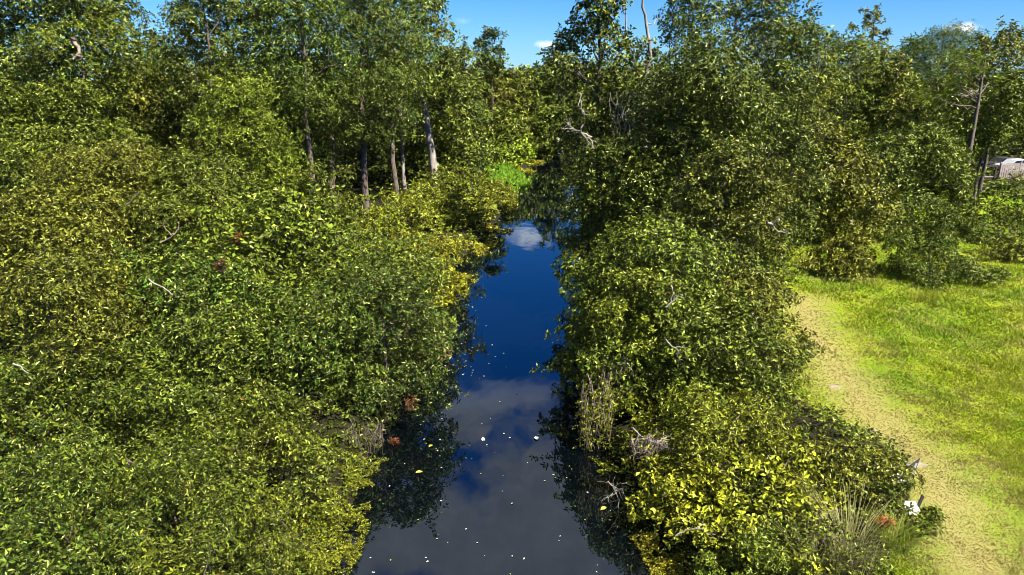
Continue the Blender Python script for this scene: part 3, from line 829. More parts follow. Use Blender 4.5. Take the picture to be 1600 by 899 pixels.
def woodland(name, label, spots, seed, tint):
    R = np.random.default_rng(seed)
    Ps, Os, Ys, Ls = [], [], [], []
    items = []
    for (x, y, h, rad) in spots:
        L = 0.0062 * math.hypot(x, y)
        nc = 16
        tone = R.normal(0, 0.12)
        for i in range(nc):
            t = (i + 0.5) / nc
            a = R.uniform(0, 6.28)
            w_ = rad * (1.05 - 0.6 * t) * math.sqrt(R.random()) * 0.9
            r = rad * R.uniform(0.3, 0.5)
            c = np.array([x + math.cos(a) * w_, y + math.sin(a) * w_, 1 + (h - r - 1) * t])
            n = int(6.5 * r * r / (1.6 * L) ** 2) + 5
            dd = rand_dir(R, n); dd[:, 2] = np.where(dd[:, 2] < -0.2, -dd[:, 2], dd[:, 2])
            dd[:, 1] = np.where((dd[:, 1] > 0.3) & (R.random(n) < 0.7), -dd[:, 1], dd[:, 1])
            Ps.append(c + dd * r * R.uniform(0.65, 1.1, (n, 1))); Os.append(dd); Ys.append(np.full(n, tone + R.normal(0, .08))); Ls.append(np.full(n, L))
        items.append((np.array([(x, y, 0), (x + R.normal(0, .3), y, h * 0.5), (x + R.normal(0, .5), y, h * 0.9)]), [0.3, 0.2, 0.06]))
    P, O, Yt, L = map(np.concatenate, (Ps, Os, Ys, Ls))
    k = 4
    Pl, D, N, l1, W, A = sprigs(R, P, O, 1.0, k, 0.5, 0.24, Yt)
    Lr = np.repeat(L, k)
    off = (Pl - np.repeat(P, k, 0)) * Lr[:, None]
    me = leaf_mesh(name, np.repeat(P, k, 0) + off, D, N, l1 * Lr, W * Lr, A)
    o = link(name, me, None, LEAF); o.color = (*tint, 1)
    tag(o, label, 'woodland', kind='stuff')
    return o


def scatter_wood(seed, n, xr, yr, hr, vis):
    R = np.random.default_rng(seed)
    out = []
    while len(out) < n:
        x, y = R.uniform(*xr), R.uniform(*yr)
        if lbank(y) - 3 < x < rbank(y) + 3 and y < 128: continue
        if not vis(x, y): continue
        if any((x - p[0]) ** 2 + (y - p[1]) ** 2 < 22 for p in out): continue
        out.append((x, y, R.uniform(*hr) * (1 if y < 150 else 1.05), R.uniform(2.6, 4.4)))
    return out


undergrowth()
woodland('far_woodland', 'far wooded horizon beyond the end of the canal', scatter_wood(1, 60, (-30, 40), (128, 190), (12.5, 15.0), lambda x, y: True), 21, MID)
woodland('left_woodland', 'shaded wood behind the tall trees on the left bank', scatter_wood(2, 62, (-100, -3), (70, 128), (11, 16), lambda x, y: x > -0.95 * y), 22, MID)
woodland('right_woodland', 'wood behind the lawn and the right bank trees', scatter_wood(3, 66, (14, 115), (84, 140), (9, 13.5), lambda x, y: x < 0.92 * y and not (0.60 * y < x and y < 92)), 23, OLIVE)
ALLP = np.concatenate(SPRIGS)
_rel = ALLP - np.array([0, 0, H])
_dep = _rel[:, 1] * CP - _rel[:, 2] * SP
_up = _rel[:, 1] * SP + _rel[:, 2] * CP
ALLU = 800 + F * _rel[:, 0] / _dep
ALLV = 449.5 - F * _up / _dep


def front_y(u, v, rad=14, q=0.04):
    """distance of the outermost foliage near a pixel"""
    m = (np.abs(ALLU - u) < rad) & (np.abs(ALLV - v) < rad)
    if m.sum() < 3: return float(at_z(u, v)[1])
    return float(np.quantile(ALLP[m][:, 1], q))


# ------------------------------------------------------------------ lawn grass
def lawn():
    R = np.random.default_rng(8)
    n = 400000
    u = R.uniform(1150, 1980, n); v = R.uniform(350, 1180, n)
    d = np.stack([(u - 800) / F, CP + (449.5 - v) / F * SP, -SP + (449.5 - v) / F * CP], 1)
    t = (0.75 - H) / d[:, 2]
    x, y = d[:, 0] * t, d[:, 1] * t
    worn = np.clip(1.15 - path_dist(x, y) / 2.1, 0, 1) + (vnoise(x, y, 1.4, 4) - 0.5) * 0.9
    ok = (x > lawn_edge(y) - 0.3 + R.normal(0, 0.3, n)) & (y < 66) & (R.random(n) > np.clip(worn * 0.5, 0, 0.4))
    x, y, worn = x[ok], y[ok], worn[ok]
    n = len(x)
    dist = np.hypot(y, H)
    tuft = vnoise(x, y, 1.1, 12) * vnoise(x, y, 3.1, 13)
    h = dist * 0.0042 * (0.5 + 1.5 * tuft) * R.uniform(0.6, 1.3, n) * (1 - 0.68 * np.clip((worn + 0.25) / 0.9 + R.normal(0, 0.08, n), 0, 1))
    wd = dist * 0.0011
    a = R.uniform(0, 6.28, n)
    lean = R.normal(0, 0.55, (n, 2)) * h[:, None]
    z = land_z(x, y)
    b0 = np.stack([x - np.cos(a) * wd, y - np.sin(a) * wd, z], 1)
    b1 = np.stack([x + np.cos(a) * wd, y + np.sin(a) * wd, z], 1)
    tp = np.stack([x + lean[:, 0], y + lean[:, 1], z + h], 1)
    V = np.stack([b0, b1, tp], 1).reshape(-1, 3)
    yel = np.clip((worn + 0.1) * 1.1, 0, 0.95) + np.clip(R.normal(0.08, 0.12, n), 0, 1) + np.clip(vnoise(x, y, 0.5, 31) - 0.55, 0, 1) * 1.2
    A = np.stack([R.uniform(0.1, 0.9, n), np.clip(yel, 0, 1), R.random(n), np.ones(n)], 1)
    me = mesh_from('lawn_grass', V, np.arange(n * 3).reshape(-1, 3), False, {'leaf': np.repeat(A, 3, 0)})
    o = link('lawn_grass', me, None, GRASS)
    tag(o, 'sunlit yellow-green mown grass of the field on the right', 'grass', kind='stuff')


lawn()


# ------------------------------------------------------------------ floating weed, marsh grass, loose leaves on the water
def in_poly(x, y, poly):
    c = np.zeros(len(x), bool)
    j = len(poly) - 1
    for i in range(len(poly)):
        xi, yi = poly[i]; xj, yj = poly[j]
        c ^= ((yi > y) != (yj > y)) & (x < (xj - xi) * (y - yi) / (yj - yi + 1e-12) + xi)
        j = i
    return c


def weed_mat(label, outline, tint, yellow, seed, hgt=0.10, name='floating_weed', cat='floating weed', mat=None, cover=1.0, blade=False):
    R = np.random.default_rng(300 + seed)
    poly = np.array([at_z(*p)[:2] for p in outline])
    c = poly.mean(0)
    lo, hi = poly.min(0) - 0.3, poly.max(0) + 0.3
    dist = math.hypot(c[1], H)
    L = max(0.06, dist * 0.0034)
    area = (hi - lo).prod()
    n = int(min(cover * area / (L * L) * (4.5 if blade else 1.5), 26000))
    x = R.uniform(lo[0], hi[0], n); y = R.uniform(lo[1], hi[1], n)
    jx = (vnoise(x, y, 2.2, seed) - 0.5) * 0.9 * min(1, dist / 40 + 0.3); jy = (vnoise(x, y, 2.2, seed + 50) - 0.5) * 2.0 * min(1, dist / 50)
    ok = in_poly(x + jx, y + jy, poly) & (vnoise(x, y, 3.5, seed + 7) > 0.16)
    x, y = x[ok], y[ok]
    root = empty(name, (c[0], c[1], 0), label, cat)
    g = np.maximum(land_z(x, y), 0)
    z = g + 0.02 + hgt * vnoise(x, y, 1.6, seed) * R.random(len(x))
    if blade:
        n = len(x)
        h = hgt * R.uniform(0.5, 1.2, n); a = R.uniform(0, 6.28, n); wd = dist * 0.0011
        ln = R.normal(0, 0.4, (n, 2)) * h[:, None]
        V = np.stack([np.stack([x - np.cos(a) * wd, y - np.sin(a) * wd, g], 1), np.stack([x + np.cos(a) * wd, y + np.sin(a) * wd, g], 1), np.stack([x + ln[:, 0], y + ln[:, 1], g + h], 1)], 1)
        A = np.stack([R.random(n), np.clip(R.normal(yellow, .2, n), 0, 1), R.random(n) * .9, np.ones(n)], 1)
        V = V - np.array([c[0], c[1], 0])
        o = link('blades', mesh_from('blades', V.reshape(-1, 3), np.arange(n * 3).reshape(-1, 3), False, {'leaf': np.repeat(A, 3, 0)}), root, mat or BRIGHT_GRASS, kind='stuff')
    else:
        P = np.stack([x - c[0], y - c[1], z], 1)
        O = np.tile([0, 0, 1.0], (len(x), 1))
        S = sprigs(R, P, O, L, 4, 0.5, yellow, (vnoise(x, y, 1.0, seed + 3) - .5) * .4)
        o = link('leaves', leaf_mesh('leaves', *S), root, LEAF, kind='stuff'); o.color = (*tint, 1)
    return root


GOLD = (0.27, 0.24, 0.012)
weed_mat('orange-yellow floating weed fringe sticking out from the left bank below the vine mounds', [(700, 425), (738, 432), (742, 440), (700, 444), (690, 436)], GOLD, .5, 1)
weed_mat('small yellow floating weed spit at the first narrow of the canal', [(760, 355), (806, 360), (800, 364), (765, 364), (752, 360)], GOLD, .4, 2)
weed_mat('rusty yellow floating weed patch between the spit and the orange fringe', [(745, 382), (775, 384), (765, 398), (738, 400)], GOLD, .6, 3)
weed_mat('bright yellow floating weed cushion on the water at the lower left bank', [(520, 745), (565, 742), (583, 762), (560, 774), (520, 768)], YEL, .45, 4, 0.3)
weed_mat('yellow-green floating weed skirt along the lower left waterline', [(500, 790), (560, 795), (572, 830), (560, 880), (520, 910), (470, 905), (480, 830)], YEL, .30, 5, 0.5)
weed_mat('olive floating weed in the shade under the hanging roots', [(535, 715), (600, 722), (598, 738), (560, 742), (530, 735)], OLIVE, .25, 6)
weed_mat('bright yellow floating fern mat at the lower right waterline', [(992, 845), (1030, 840), (1060, 868), (1100, 899), (1120, 960), (1040, 960), (1020, 880)], GOLD, .18, 7, 0.12, cover=1.5)
weed_mat('thin floating weed edge under the yellow shrubs of the right bank', [(905, 712), (950, 716), (985, 745), (965, 750), (930, 735)], YEL, .3, 8)
weed_mat('yellow floating weed tuft at the middle of the right bank', [(884, 420), (925, 412), (930, 430), (890, 432)], YEL, .35, 9, 0.2)
weed_mat('golden floating weed spit at the end of the canal, upper of the pair', [(800, 254), (850, 252), (848, 257), (812, 260)], GOLD, .55, 10)
weed_mat('golden floating weed spit at the end of the canal, lower of the pair', [(796, 264), (836, 267), (832, 271), (798, 270)], GOLD, .5, 11)
weed_mat('low yellow-green plants covering the left bank just below the marsh grass tongue', [(745, 296), (798, 298), (808, 316), (790, 336), (748, 330)], YEL, .3, 14, 0.9, 'marsh_plants', 'marsh plants', cover=1.2)
weed_mat('bright green tongue of marsh grass reaching into the far canal', [(760, 268), (800, 262), (828, 286), (812, 297), (776, 306), (762, 290)], None, .1, 12, 0.35, 'marsh_grass', 'grass', BRIGHT_GRASS, 1.4, True)
weed_mat('lime-green marsh plants on the sunlit bank above the marsh grass tongue', [(738, 236), (790, 240), (828, 254), (800, 270), (762, 268)], (.19, .30, .01), .15, 13, 0.7, 'marsh_plants', 'marsh plants', cover=1.3)


def flat_leaf(nm, L, W, cup):
    V = [(0, -L / 2, 0), (W / 2, -L * .1, cup), (W * .35, L * .25, cup), (0, L / 2, 0.002), (-W * .35, L * .25, cup), (-W / 2, -L * .1, cup), (0, 0, 0.0)]
    T = [(6, 0, 1), (6, 1, 2), (6, 2, 3), (6, 3, 4), (6, 4, 5), (6, 5, 0)]
    return mesh_from(nm, np.array(V), np.array(T))


def at_px(x, y):
    return 800 + F * x / (y * CP + H * SP)


def floating_leaves():
    R = np.random.default_rng(77)
    mats = [plain_mat('pale_fallen_leaf', (0.55, 0.58, 0.45), 0.5), plain_mat('yellow_fallen_leaf', (0.42, 0.38, 0.05), 0.5), plain_mat('tan_fallen_leaf', (0.36, 0.25, 0.12), 0.6)]
    cols = ['pale', 'yellow', 'tan']
    mes = []
    for i, m in enumerate(mats):
        me = flat_leaf('floating_leaf', 0.11, 0.07, 0.012); me.materials.append(m); mes.append(me)
    n = 0
    while n < 160:
        if R.random() < 0.35: u, v = R.uniform(540, 1000), R.uniform(640, 898)
        elif R.random() < 0.5: u, v = R.normal(725, 25), R.uniform(470, 590)
        else: u, v = R.uniform(640, 905), R.uniform(380, 760)
        p = at_z(u, v, 0.012)
        if not (lbank(p[1]) + 0.3 < p[0] < rbank(p[1]) - 0.2): continue
        i = int(R.choice(3, p=[.55, .33, .12]))
        o = link('floating_leaf', mes[i], loc=p, rot=(R.normal(0, .1), R.normal(0, .1), R.uniform(0, 6.28)))
        s = R.uniform(0.22, 0.62) * (1 + p[1] * 0.012)
        o.scale = (s, s, s)
        where = 'at the picture bottom' if v > 800 else 'just below the cloud reflections' if v > 715 else 'among cloud reflections' if v > 610 else 'on deep blue water' if v > 470 else 'on the farther water'
        c_ = (u - at_px(lbank(p[1]), p[1])) / (at_px(rbank(p[1]), p[1]) - at_px(lbank(p[1]), p[1]))
        side = 'close to the left bank' if c_ < .33 else 'in mid-canal' if c_ < .66 else 'close to the right bank'
        tag(o, f'small {cols[i]} leaf floating {side}, {where}', 'leaf', f'{cols[i]} leaves floating {side}, {where}')
        n += 1
    for (u, v, s, i, lab) in ((655, 738, 2.2, 1, 'larger yellow-green leaf cluster floating left of mid-canal near the dark tree reflections'),
                              (673, 697, 1.8, 1, 'yellow leaf floating at the tip of the dark reflection on the left side'),
                              (755, 687, 1.8, 0, 'curled white leaf standing up in the middle of the canal'),
                              (838, 685, 2.4, 0, 'long pale leaf fragment floating right of mid-canal'),
                              (943, 795, 2.2, 1, 'yellow-green leaf pad floating in the dark reflection of the right bank')):
        p = at_z(u, v, 0.014)
        o = link('floating_leaf', mes[i], loc=p, rot=(0.5 if 'curled' in lab else 0, 0, R.uniform(0, 6)))
        o.scale = (s, s, s); tag(o, lab, 'leaf')


floating_leaves()


# ------------------------------------------------------------------ dead wood, roots, hanging vines, the pale snag
def dead_branch(label, pts_px, y, r=0.03, twigs=4, seed=0, mat=None, name='dead_branch', cat='branch', dy=0.0, tl=0.6):
    """pts_px: pixels along the stick; y: distance, or None to lay it on the outside of the foliage there"""
    R = np.random.default_rng(500 + seed)
    if y is None:
        y = min(front_y(u, v) for u, v in pts_px) - 0.25
    P = np.array([at_y(u, v, y + dy * i) for i, (u, v) in enumerate(pts_px)])
    root = empty(name, P[0], label, cat)
    P = P - P[0]
    # resample smoothly
    t = np.linspace(0, len(P) - 1, (len(P) - 1) * 4 + 1)
    Q = np.stack([np.interp(t, np.arange(len(P)), P[:, i]) for i in range(3)], 1)
    Q[1:-1] = (Q[:-2] + Q[1:-1] * 2 + Q[2:]) / 4
    Q += R.normal(0, r * 0.5, Q.shape) * (np.arange(len(Q)) > 0)[:, None]
    link('limb', tubes_mesh('limb', [(Q, np.linspace(r, r * 0.35, len(Q)))], 7), root, mat or TWIG)
    for i in range(twigs):
        j = R.integers(2, len(Q) - 1)
        dirn = unit(Q[j] - Q[j - 1])
        e = Q[j] + unit(dirn + R.normal(0, 0.7, 3)) * tl * R.uniform(0.5, 1.2)
        tw = bent(R, Q[j], e, 6, 0.25)
        e2 = tw[3] + unit(tw[3] - tw[1] + R.normal(0, 0.1, 3)) * tl * 0.5
        me = tubes_mesh('twig', [(tw, np.linspace(r * 0.5, r * 0.14, 6)), (bent(R, tw[3], e2, 4, 0.2), np.linspace(r * 0.25, r * 0.1, 4))], 5)
        link('twig', me, root, mat or TWIG)
    return root


DB = [
    ('arching brown branch sticking out of the star-leaved shrub', [(250, 378), (268, 372), (279, 358), (278, 348)], None, .035, 1),
    ('thin pale branch slanting up in the upper part of the left thicket', [(192, 325), (208, 310), (222, 298)], None, .03, 1),
    ('straight grey stick pointing down the middle of the left thicket', [(232, 436), (255, 450), (272, 462)], None, .03, 1),
    ('grey stick poking out at the left edge of the thicket', [(20, 568), (34, 575), (46, 584)], None, .028, 0),
    ('long sunlit trunk piece slanting through the upper left thicket', [(115, 60), (120, 75), (128, 95)], None, .16, 1),
    ('bare grey branch reaching over the canal from the right bank', [(925, 215), (905, 205), (892, 202), (878, 201)], None, .05, 4),
    ('crooked bare branch below the reaching one on the right bank', [(912, 195), (906, 205), (915, 215), (932, 222)], None, .05, 4),
    ('bleached twig fan in the right bank trees near the canal', [(905, 145), (908, 165), (912, 180)], None, .06, 6),
    ('white bare branch at the far lawn edge of the right bank', [(1198, 348), (1208, 352), (1216, 346)], None, .06, 3),
    ('fine pale twigs in the orange-tinged trees at the right', [(1545, 130), (1530, 140), (1512, 150), (1500, 145)], None, .05, 8),
    ('bare pale branch lying above the yellow bank shrubs', [(988, 668), (1002, 682), (1018, 690), (1036, 694)], None, .025, 6),
    ('tangle of bare twigs over the floating weed edge on the right bank', [(950, 752), (962, 768), (968, 785)], None, .02, 5),
    ('small bare fork over the water below the yellow shrubs', [(975, 763), (958, 768), (956, 776)], None, .02, 3),
    ('pale twig in the lower yellow shrubs on the right bank', [(1055, 838), (1072, 828), (1092, 824)], None, .02, 2),
    ('grey twigs inside the olive tree beside the lawn', [(1040, 480), (1052, 470), (1060, 462)], None, .03, 3),
    ('bare twigs in the middle of the large right bank shrub', [(1040, 530), (1055, 545), (1062, 550)], None, .03, 3),
    ('dead stick standing in the sky gap left of the lone small-crowned tree', [(724, 122), (728, 106), (735, 89)], 86, .10, 1),
    ('slender grey stick floating upright in the left part of the canal', [(724, 502), (722, 496), (725, 488)], 34.2, .025, 0),
]
for i, (lab, px_, y, r, tw) in enumerate(DB):
    dead_branch(lab, px_, y, r, tw, i, mat=PALE_BARK if any(s in lab for s in ('pale', 'white', 'bleached', 'grey', 'bare')) else TWIG)

# two dry red sprays and the red-leaved plant by the white boards
for i, (u, v, lab, col, wpx) in enumerate(((372, 372, 'dead spray of dark red leaves in the middle of the left thicket', (.16, .030, .018), 26),
                                           (345, 415, 'small dead spray of purple-red leaves in the left thicket', (.10, .025, .022), 28),
                                           (640, 630, 'reddish dead twigs and leaves above the waterline on the left bank', (.11, .028, .02), 34),
                                           (615, 690, 'small red-leaved sprig at the water below the glossy evergreen', (.12, .022, .02), 18),
                                           (1381, 815, 'orange-red leaved tuft at the lawn edge beside the second white board', (.42, .085, .022), 30))):
    y = front_y(u, v) - (0.7 if 'tuft' in lab else 0.15)
    p = at_y(u, v, y)
    R = np.random.default_rng(700 + i)
    rad = wpx * depth(y, p[2]) / F / 2
    root = empty('red_foliage', p, lab, 'foliage')
    P = rand_dir(R, 70) * rad * R.uniform(0.2, 1, (70, 1)) * np.array([1, .6, .8])
    o = link('leaves', leaf_mesh('leaves', *sprigs(R, P, unit(P + [0, 0, .3]), max(.07, .0042 * y), 4, .4, 0.0)), root, LEAF, kind='stuff')
    o.color = (*col, 1)
    it = [(bent(R, (0, 0.1, -rad), q, 5, .15), np.linspace(.014, .004, 5)) for q in P[:9]]
    link('stems', tubes_mesh('stems', it, 4), root, TWIG, kind='stuff')


def strands(name, label, cat, box, ytop, n, r, mat, seed, sway=0.12, leafy=None, hang=True):
    """many thin roots or vines hanging between two heights; box = (u0, v0, u1, v1) in the photograph at distance ytop"""
    R = np.random.default_rng(900 + seed)
    u0, v0, u1, v1 = box
    c = at_y((u0 + u1) / 2, v0, ytop)
    root = empty(name, (c[0], c[1], 0), label, cat)
    items, P = [], []
    for _ in range(n):
        a = at_y(R.uniform(u0, u1), v0 + R.uniform(-0.1, 0.35) * (v1 - v0), ytop + R.normal(0, 0.25)) - np.array(root.location)
        e = at_y(R.uniform(u0, u1), v1 - R.uniform(0, 0.4) * (v1 - v0), ytop + R.normal(0, 0.25)) - np.array(root.location)
        e[0] = a[0] * 0.6 + e[0] * 0.4
        e[2] = max(e[2], -0.1)
        pts = bent(R, a, e, 7, sway)
        items.append((pts, np.linspace(r, r * 0.5, 7) * R.uniform(0.5, 1.4)))
        P += list(pts[1:] + R.normal(0, 0.05, (6, 3)))
    link('strands', tubes_mesh('strands', items, 4), root, mat, kind='stuff')
    if leafy:
        P = np.repeat(np.array(P), 2, 0); P += R.normal(0, .08, P.shape)
        o = link('leaves', leaf_mesh('leaves', *sprigs(R, P, rand_dir(R, len(P)), max(.085, .0042 * ytop), 4, .55, .45)), root, LEAF, kind='stuff')
        o.color = (*leafy, 1)


strands('hanging_roots', 'grey dry roots hanging to the water under the dark glossy evergreen on the left bank', 'roots', (525, 660, 600, 720), 20.2, 34, .012, BARK, 1, .3)
strands('hanging_vines', 'yellow-leaved vines hanging to the water on the right bank', 'vines', (905, 590, 960, 708), 20.6, 34, .012, TWIG, 2, .1, YEL)
strands('hanging_vines', 'pale bare vine tangle hanging below the yellow-speckled shrub on the right bank', 'vines', (935, 560, 985, 640), 21.6, 26, .016, PALE_BARK, 3, .25, OLIVE)
strands('hanging_vines', 'thin grey vines hanging at the waterline of the right bank, above the leafy vines', 'vines', (882, 515, 902, 545), 27.0, 20, .014, PALE_BARK, 4, .3)
strands('brush_pile', 'pale brown brush pile of dry twigs above the yellow low shrubs', 'brush', (985, 680, 1040, 712), 17.4, 40, .012, TWIG, 5, .4)
strands('hanging_vines', 'long grey lianas hanging in front of the ragged right-bank tree', 'vines', (950, 150, 1000, 235), 43, 16, .03, PALE_BARK, 6, .12)


def snag():
    """pale forked trunk standing bare against the sky"""
    Y0 = 48.0
    root = empty('bare_tree', (at_y(1004, 300, Y0)[0], Y0, 0.6), 'bare pale forked trunk standing against the sky on the right bank', 'tree')
    o = np.array(root.location)
    R = np.random.default_rng(61)
    def px(*ps): return [at_y(u, v, Y0 + dy) - o for u, v, dy in ps]
    main = np.array([(0, 0, -0.5), (0.1, 0, 3.0)] + px((1006, 250, 0), (1008, 200, 0), (1005, 150, 0), (1010, 120, 0)))
    link('trunk', tubes_mesh('trunk', [(main, [.26, .24, .22, .20, .18, .17])], 9), root, PALE_BARK)
    for nm, ps, r in (('stem', ((1010, 122, 0), (1015, 90, 0), (1012, 45, 0), (1004, 0, 0), (1000, -50, 0)), .15),
                      ('stem', ((1006, 138, 0), (996, 122, -.3), (986, 104, -.4), (978, 60, -.3), (976, -20, -.3)), .10),
                      ('stem', ((1010, 128, 0), (1022, 120, .3), (1030, 112, .4)), .12)):
        pts = np.array(px(*ps))
        t = np.linspace(0, len(pts) - 1, 14)
        q = np.stack([np.interp(t, np.arange(len(pts)), pts[:, i]) for i in range(3)], 1) + R.normal(0, .03, (14, 3))
        s = link(nm, tubes_mesh(nm, [(q, np.linspace(r, r * 0.4, 14))], 8), root, PALE_BARK)
        for k_ in range(2):
            j = R.integers(6, 13)
            e = q[j] + unit(np.array([R.normal(), R.normal(), R.uniform(0.2, 1)])) * R.uniform(0.8, 1.8)
            link('twig', tubes_mesh('twig', [(bent(R, q[j], e, 6, .2), np.linspace(r * .3, .015, 6))], 5), s, PALE_BARK)


snag()


def needle_pine():
    Y0 = 56.0
    base = at_y(1500, 300, Y0)
    root = empty('needle_pine', (base[0], Y0, 0.6), 'pine with long drooping bright needle tufts in front of the dense pine on the right', 'tree')
    o = np.array(root.location)
    R = np.random.default_rng(62)
    top = at_y(1502, 84, Y0) - o
    tp = np.array([(0, 0, -0.4), (0.15, 0, top[2] * .35), (0.1, 0, top[2] * .7), (0, 0, top[2] * .97)])
    link('trunk', tubes_mesh('trunk', [(tp, [.24, .2, .13, .05])], 8), root, BARK)
    items, P, O = [], [], []
    for (u, v) in ((1480, 92), (1500, 86), (1520, 92), (1505, 98), (1530, 105), (1470, 112), (1488, 118), (1455, 135), (1468, 142), (1445, 150), (1490, 140), (1478, 128), (1515, 112), (1540, 98), (1460, 158), (1438, 140), (1550, 128)):
        e = at_y(u, v, Y0 + R.normal(0, .9)) - o
        s = max(e[2] - 1.0, 2)
        a = np.array([0.1, 0, s])
        pts = bent(R, a, e, 6, .1, .05)
        items.append((pts, np.linspace(.05, .015, 6)))
        for _ in range(9):
            P.append(e + R.normal(0, .38, 3)); O.append(unit(e - a) + R.normal(0, .3, 3) + [0, 0, .4])
    link('branches', tubes_mesh('branches', items, 5), root, BARK, kind='stuff')
    S = sprigs(R, np.array(P), unit(np.array(O)), 0.42, 22, .09, 0.12)
    me = leaf_mesh('needles', *S)
    n = link('needles', me, root, LEAF, kind='stuff'); n.color = (.17, .26, .012, 1)


needle_pine()


# ------------------------------------------------------------------ tall dry grass at the lower right
def reed_clump(label, u, v, y, wpx, h, n, seed, mat, name='dry_grass_clump', spread=0.9):
    R = np.random.default_rng(1200 + seed)
    p = at_z(u, v, 0.75)
    root = empty(name, p, label, 'grass')
    rad = wpx * depth(p[1], .7) / F / 2
    a = R.uniform(0, 6.28, n); q = np.sqrt(R.random(n)) * rad * .45
    bx, by = np.cos(a) * q, np.sin(a) * q
    hh = h * R.uniform(.45, 1.1, n)
    dr = np.stack([np.cos(a), np.sin(a)], 1) * (R.uniform(.1, spread, n) * hh)[:, None] + R.normal(0, .12, (n, 2))
    seg = 5
    t = np.linspace(0, 1, seg)
    V = np.empty((n, seg, 2, 3))
    wdir = np.stack([-np.sin(a), np.cos(a)], 1)
    for i, s in enumerate(t):
        c = np.stack([bx + dr[:, 0] * s ** 1.8, by + dr[:, 1] * s ** 1.8, hh * (s - .28 * s ** 3 * np.hypot(dr[:, 0], dr[:, 1]) / hh)], 1)
        wd = .011 * (1 - s * .85)
        V[:, i, 0] = c - np.pad(wdir, ((0, 0), (0, 1))) * wd
        V[:, i, 1] = c + np.pad(wdir, ((0, 0), (0, 1))) * wd
    base = np.arange(n)[:, None, None] * seg * 2
    k_ = np.arange(seg - 1)[None, :, None] * 2
    T = (base + k_ + np.array([0, 1, 3, 2])[None, None]).reshape(-1, 4)
    A = np.repeat(np.stack([R.random(n), np.clip(R.normal(.3, .3, n), 0, 1), R.random(n), np.ones(n)], 1), seg * 2, 0)
    link('blades', mesh_from('blades', V.reshape(-1, 3), T, False, {'leaf': A}), root, mat, kind='stuff')


reed_clump('tall dry straw-coloured grass clump fanning out at the lower right edge of the lawn', 1325, 880, 0, 160, 1.8, 230, 1, STRAW)
reed_clump('smaller dry grass clump left of the tall straw-coloured one', 1265, 899, 0, 100, 1.4, 110, 2, STRAW)
reed_clump('low green grass tuft right of the tall straw-coloured clump', 1400, 850, 0, 110, .7, 300, 3, GRASS, 'grass_tuft')
reed_clump('shadowed grass tuft at the left foot of the dark olive tree side', 1205, 650, 0, 90, .5, 260, 4, GRASS, 'grass_tuft')
reed_clump('ragged tuft at the front edge of the dark round lawn shrub', 1440, 468, 0, 120, .7, 260, 5, GRASS, 'grass_tuft')
reed_clump('rough dark weed patch in the lawn near the right edge', 1560, 604, 0, 130, .35, 380, 6, GRASS, 'weed_patch')
reed_clump('second rough weed patch at the right edge of the lawn, nearer', 1585, 722, 0, 110, .25, 260, 7, GRASS, 'weed_patch')


# ------------------------------------------------------------------ small things at the lawn edge
def box(nm, size, loc, parent, mat, rot=(0, 0, 0), bevel=0.01):
    import bmesh
    bm = bmesh.new()
    bmesh.ops.create_cube(bm, size=1)
    bmesh.ops.scale(bm, vec=size, verts=bm.verts)
    if bevel: bmesh.ops.bevel(bm, geom=bm.edges[:], offset=min(bevel, min(size) * .3), segments=2, affect='EDGES')
    me = bpy.data.meshes.new(nm); bm.to_mesh(me); bm.free()
    me.materials.append(mat)
    o = link(nm, me, parent); o.location = loc; o.rotation_euler = rot
    return o


def prism(nm, outline, thick, parent, mat, loc=(0, 0, 0), rot=(0, 0, 0)):
    """a flat sheet with thickness from a 2-D outline in x, z"""
    n = len(outline)
    V = [(x, -thick / 2, z) for x, z in outline] + [(x, thick / 2, z) for x, z in outline]
    me = bpy.data.meshes.new(nm)
    F_ = [tuple(range(n))[::-1], tuple(range(n, 2 * n))] + [(i, (i + 1) % n, n + (i + 1) % n, n + i) for i in range(n)]
    me.from_pydata(V, [], F_); me.materials.append(mat); me.update()
    o = link(nm, me, parent); o.location = loc; o.rotation_euler = rot
    return o


g1 = at_z(1412, 757, 0.75)
b1 = empty('yard_board', g1, 'white board with a black triangular panel poking out of the shrubs at the lawn edge', 'board', rz=0.2)
prism('black_panel', [(0, 0), (.22, .02), (.66, .62), (.30, .46), (.06, .30)], .03, b1, BLACK, (.02, 0, .06), (-.5, 0, 0))
prism('panel_rib', [(.10, .06), (.16, .05), (.52, .50), (.45, .50)], .02, b1, plain_mat('grey_plastic', (.22, .22, .23), .5), (.02, -.028, .06), (-.5, 0, 0))
prism('white_sheet', [(-.46, .10), (-.30, .26), (.02, .28), (.10, .02), (-.08, -.06), (-.30, .0)], .04, b1, WHITE, (0, -.06, .12), (-.75, 0, 0))
box('stake', (.04, .04, .6), (.2, .1, .12), b1, BLACK)
g2 = at_z(1424, 806, 0.75)
b2 = empty('yard_board', g2, 'second white board, the nearer one, with a short black bar beside it', 'board', rz=-.1)
prism('white_sheet', [(-.26, .05), (-.14, .28), (.12, .28), (.20, .04), (.06, -.08), (-.12, -.06)], .04, b2, WHITE, (0, -.02, .12), (-.75, 0, 0))
prism('black_bar', [(.08, .0), (.15, .0), (.32, .42), (.26, .46)], .04, b2, BLACK, (0, .05, .10), (-.3, 0, 0))
box('stake', (.04, .04, .5), (.0, .12, .1), b2, BLACK)

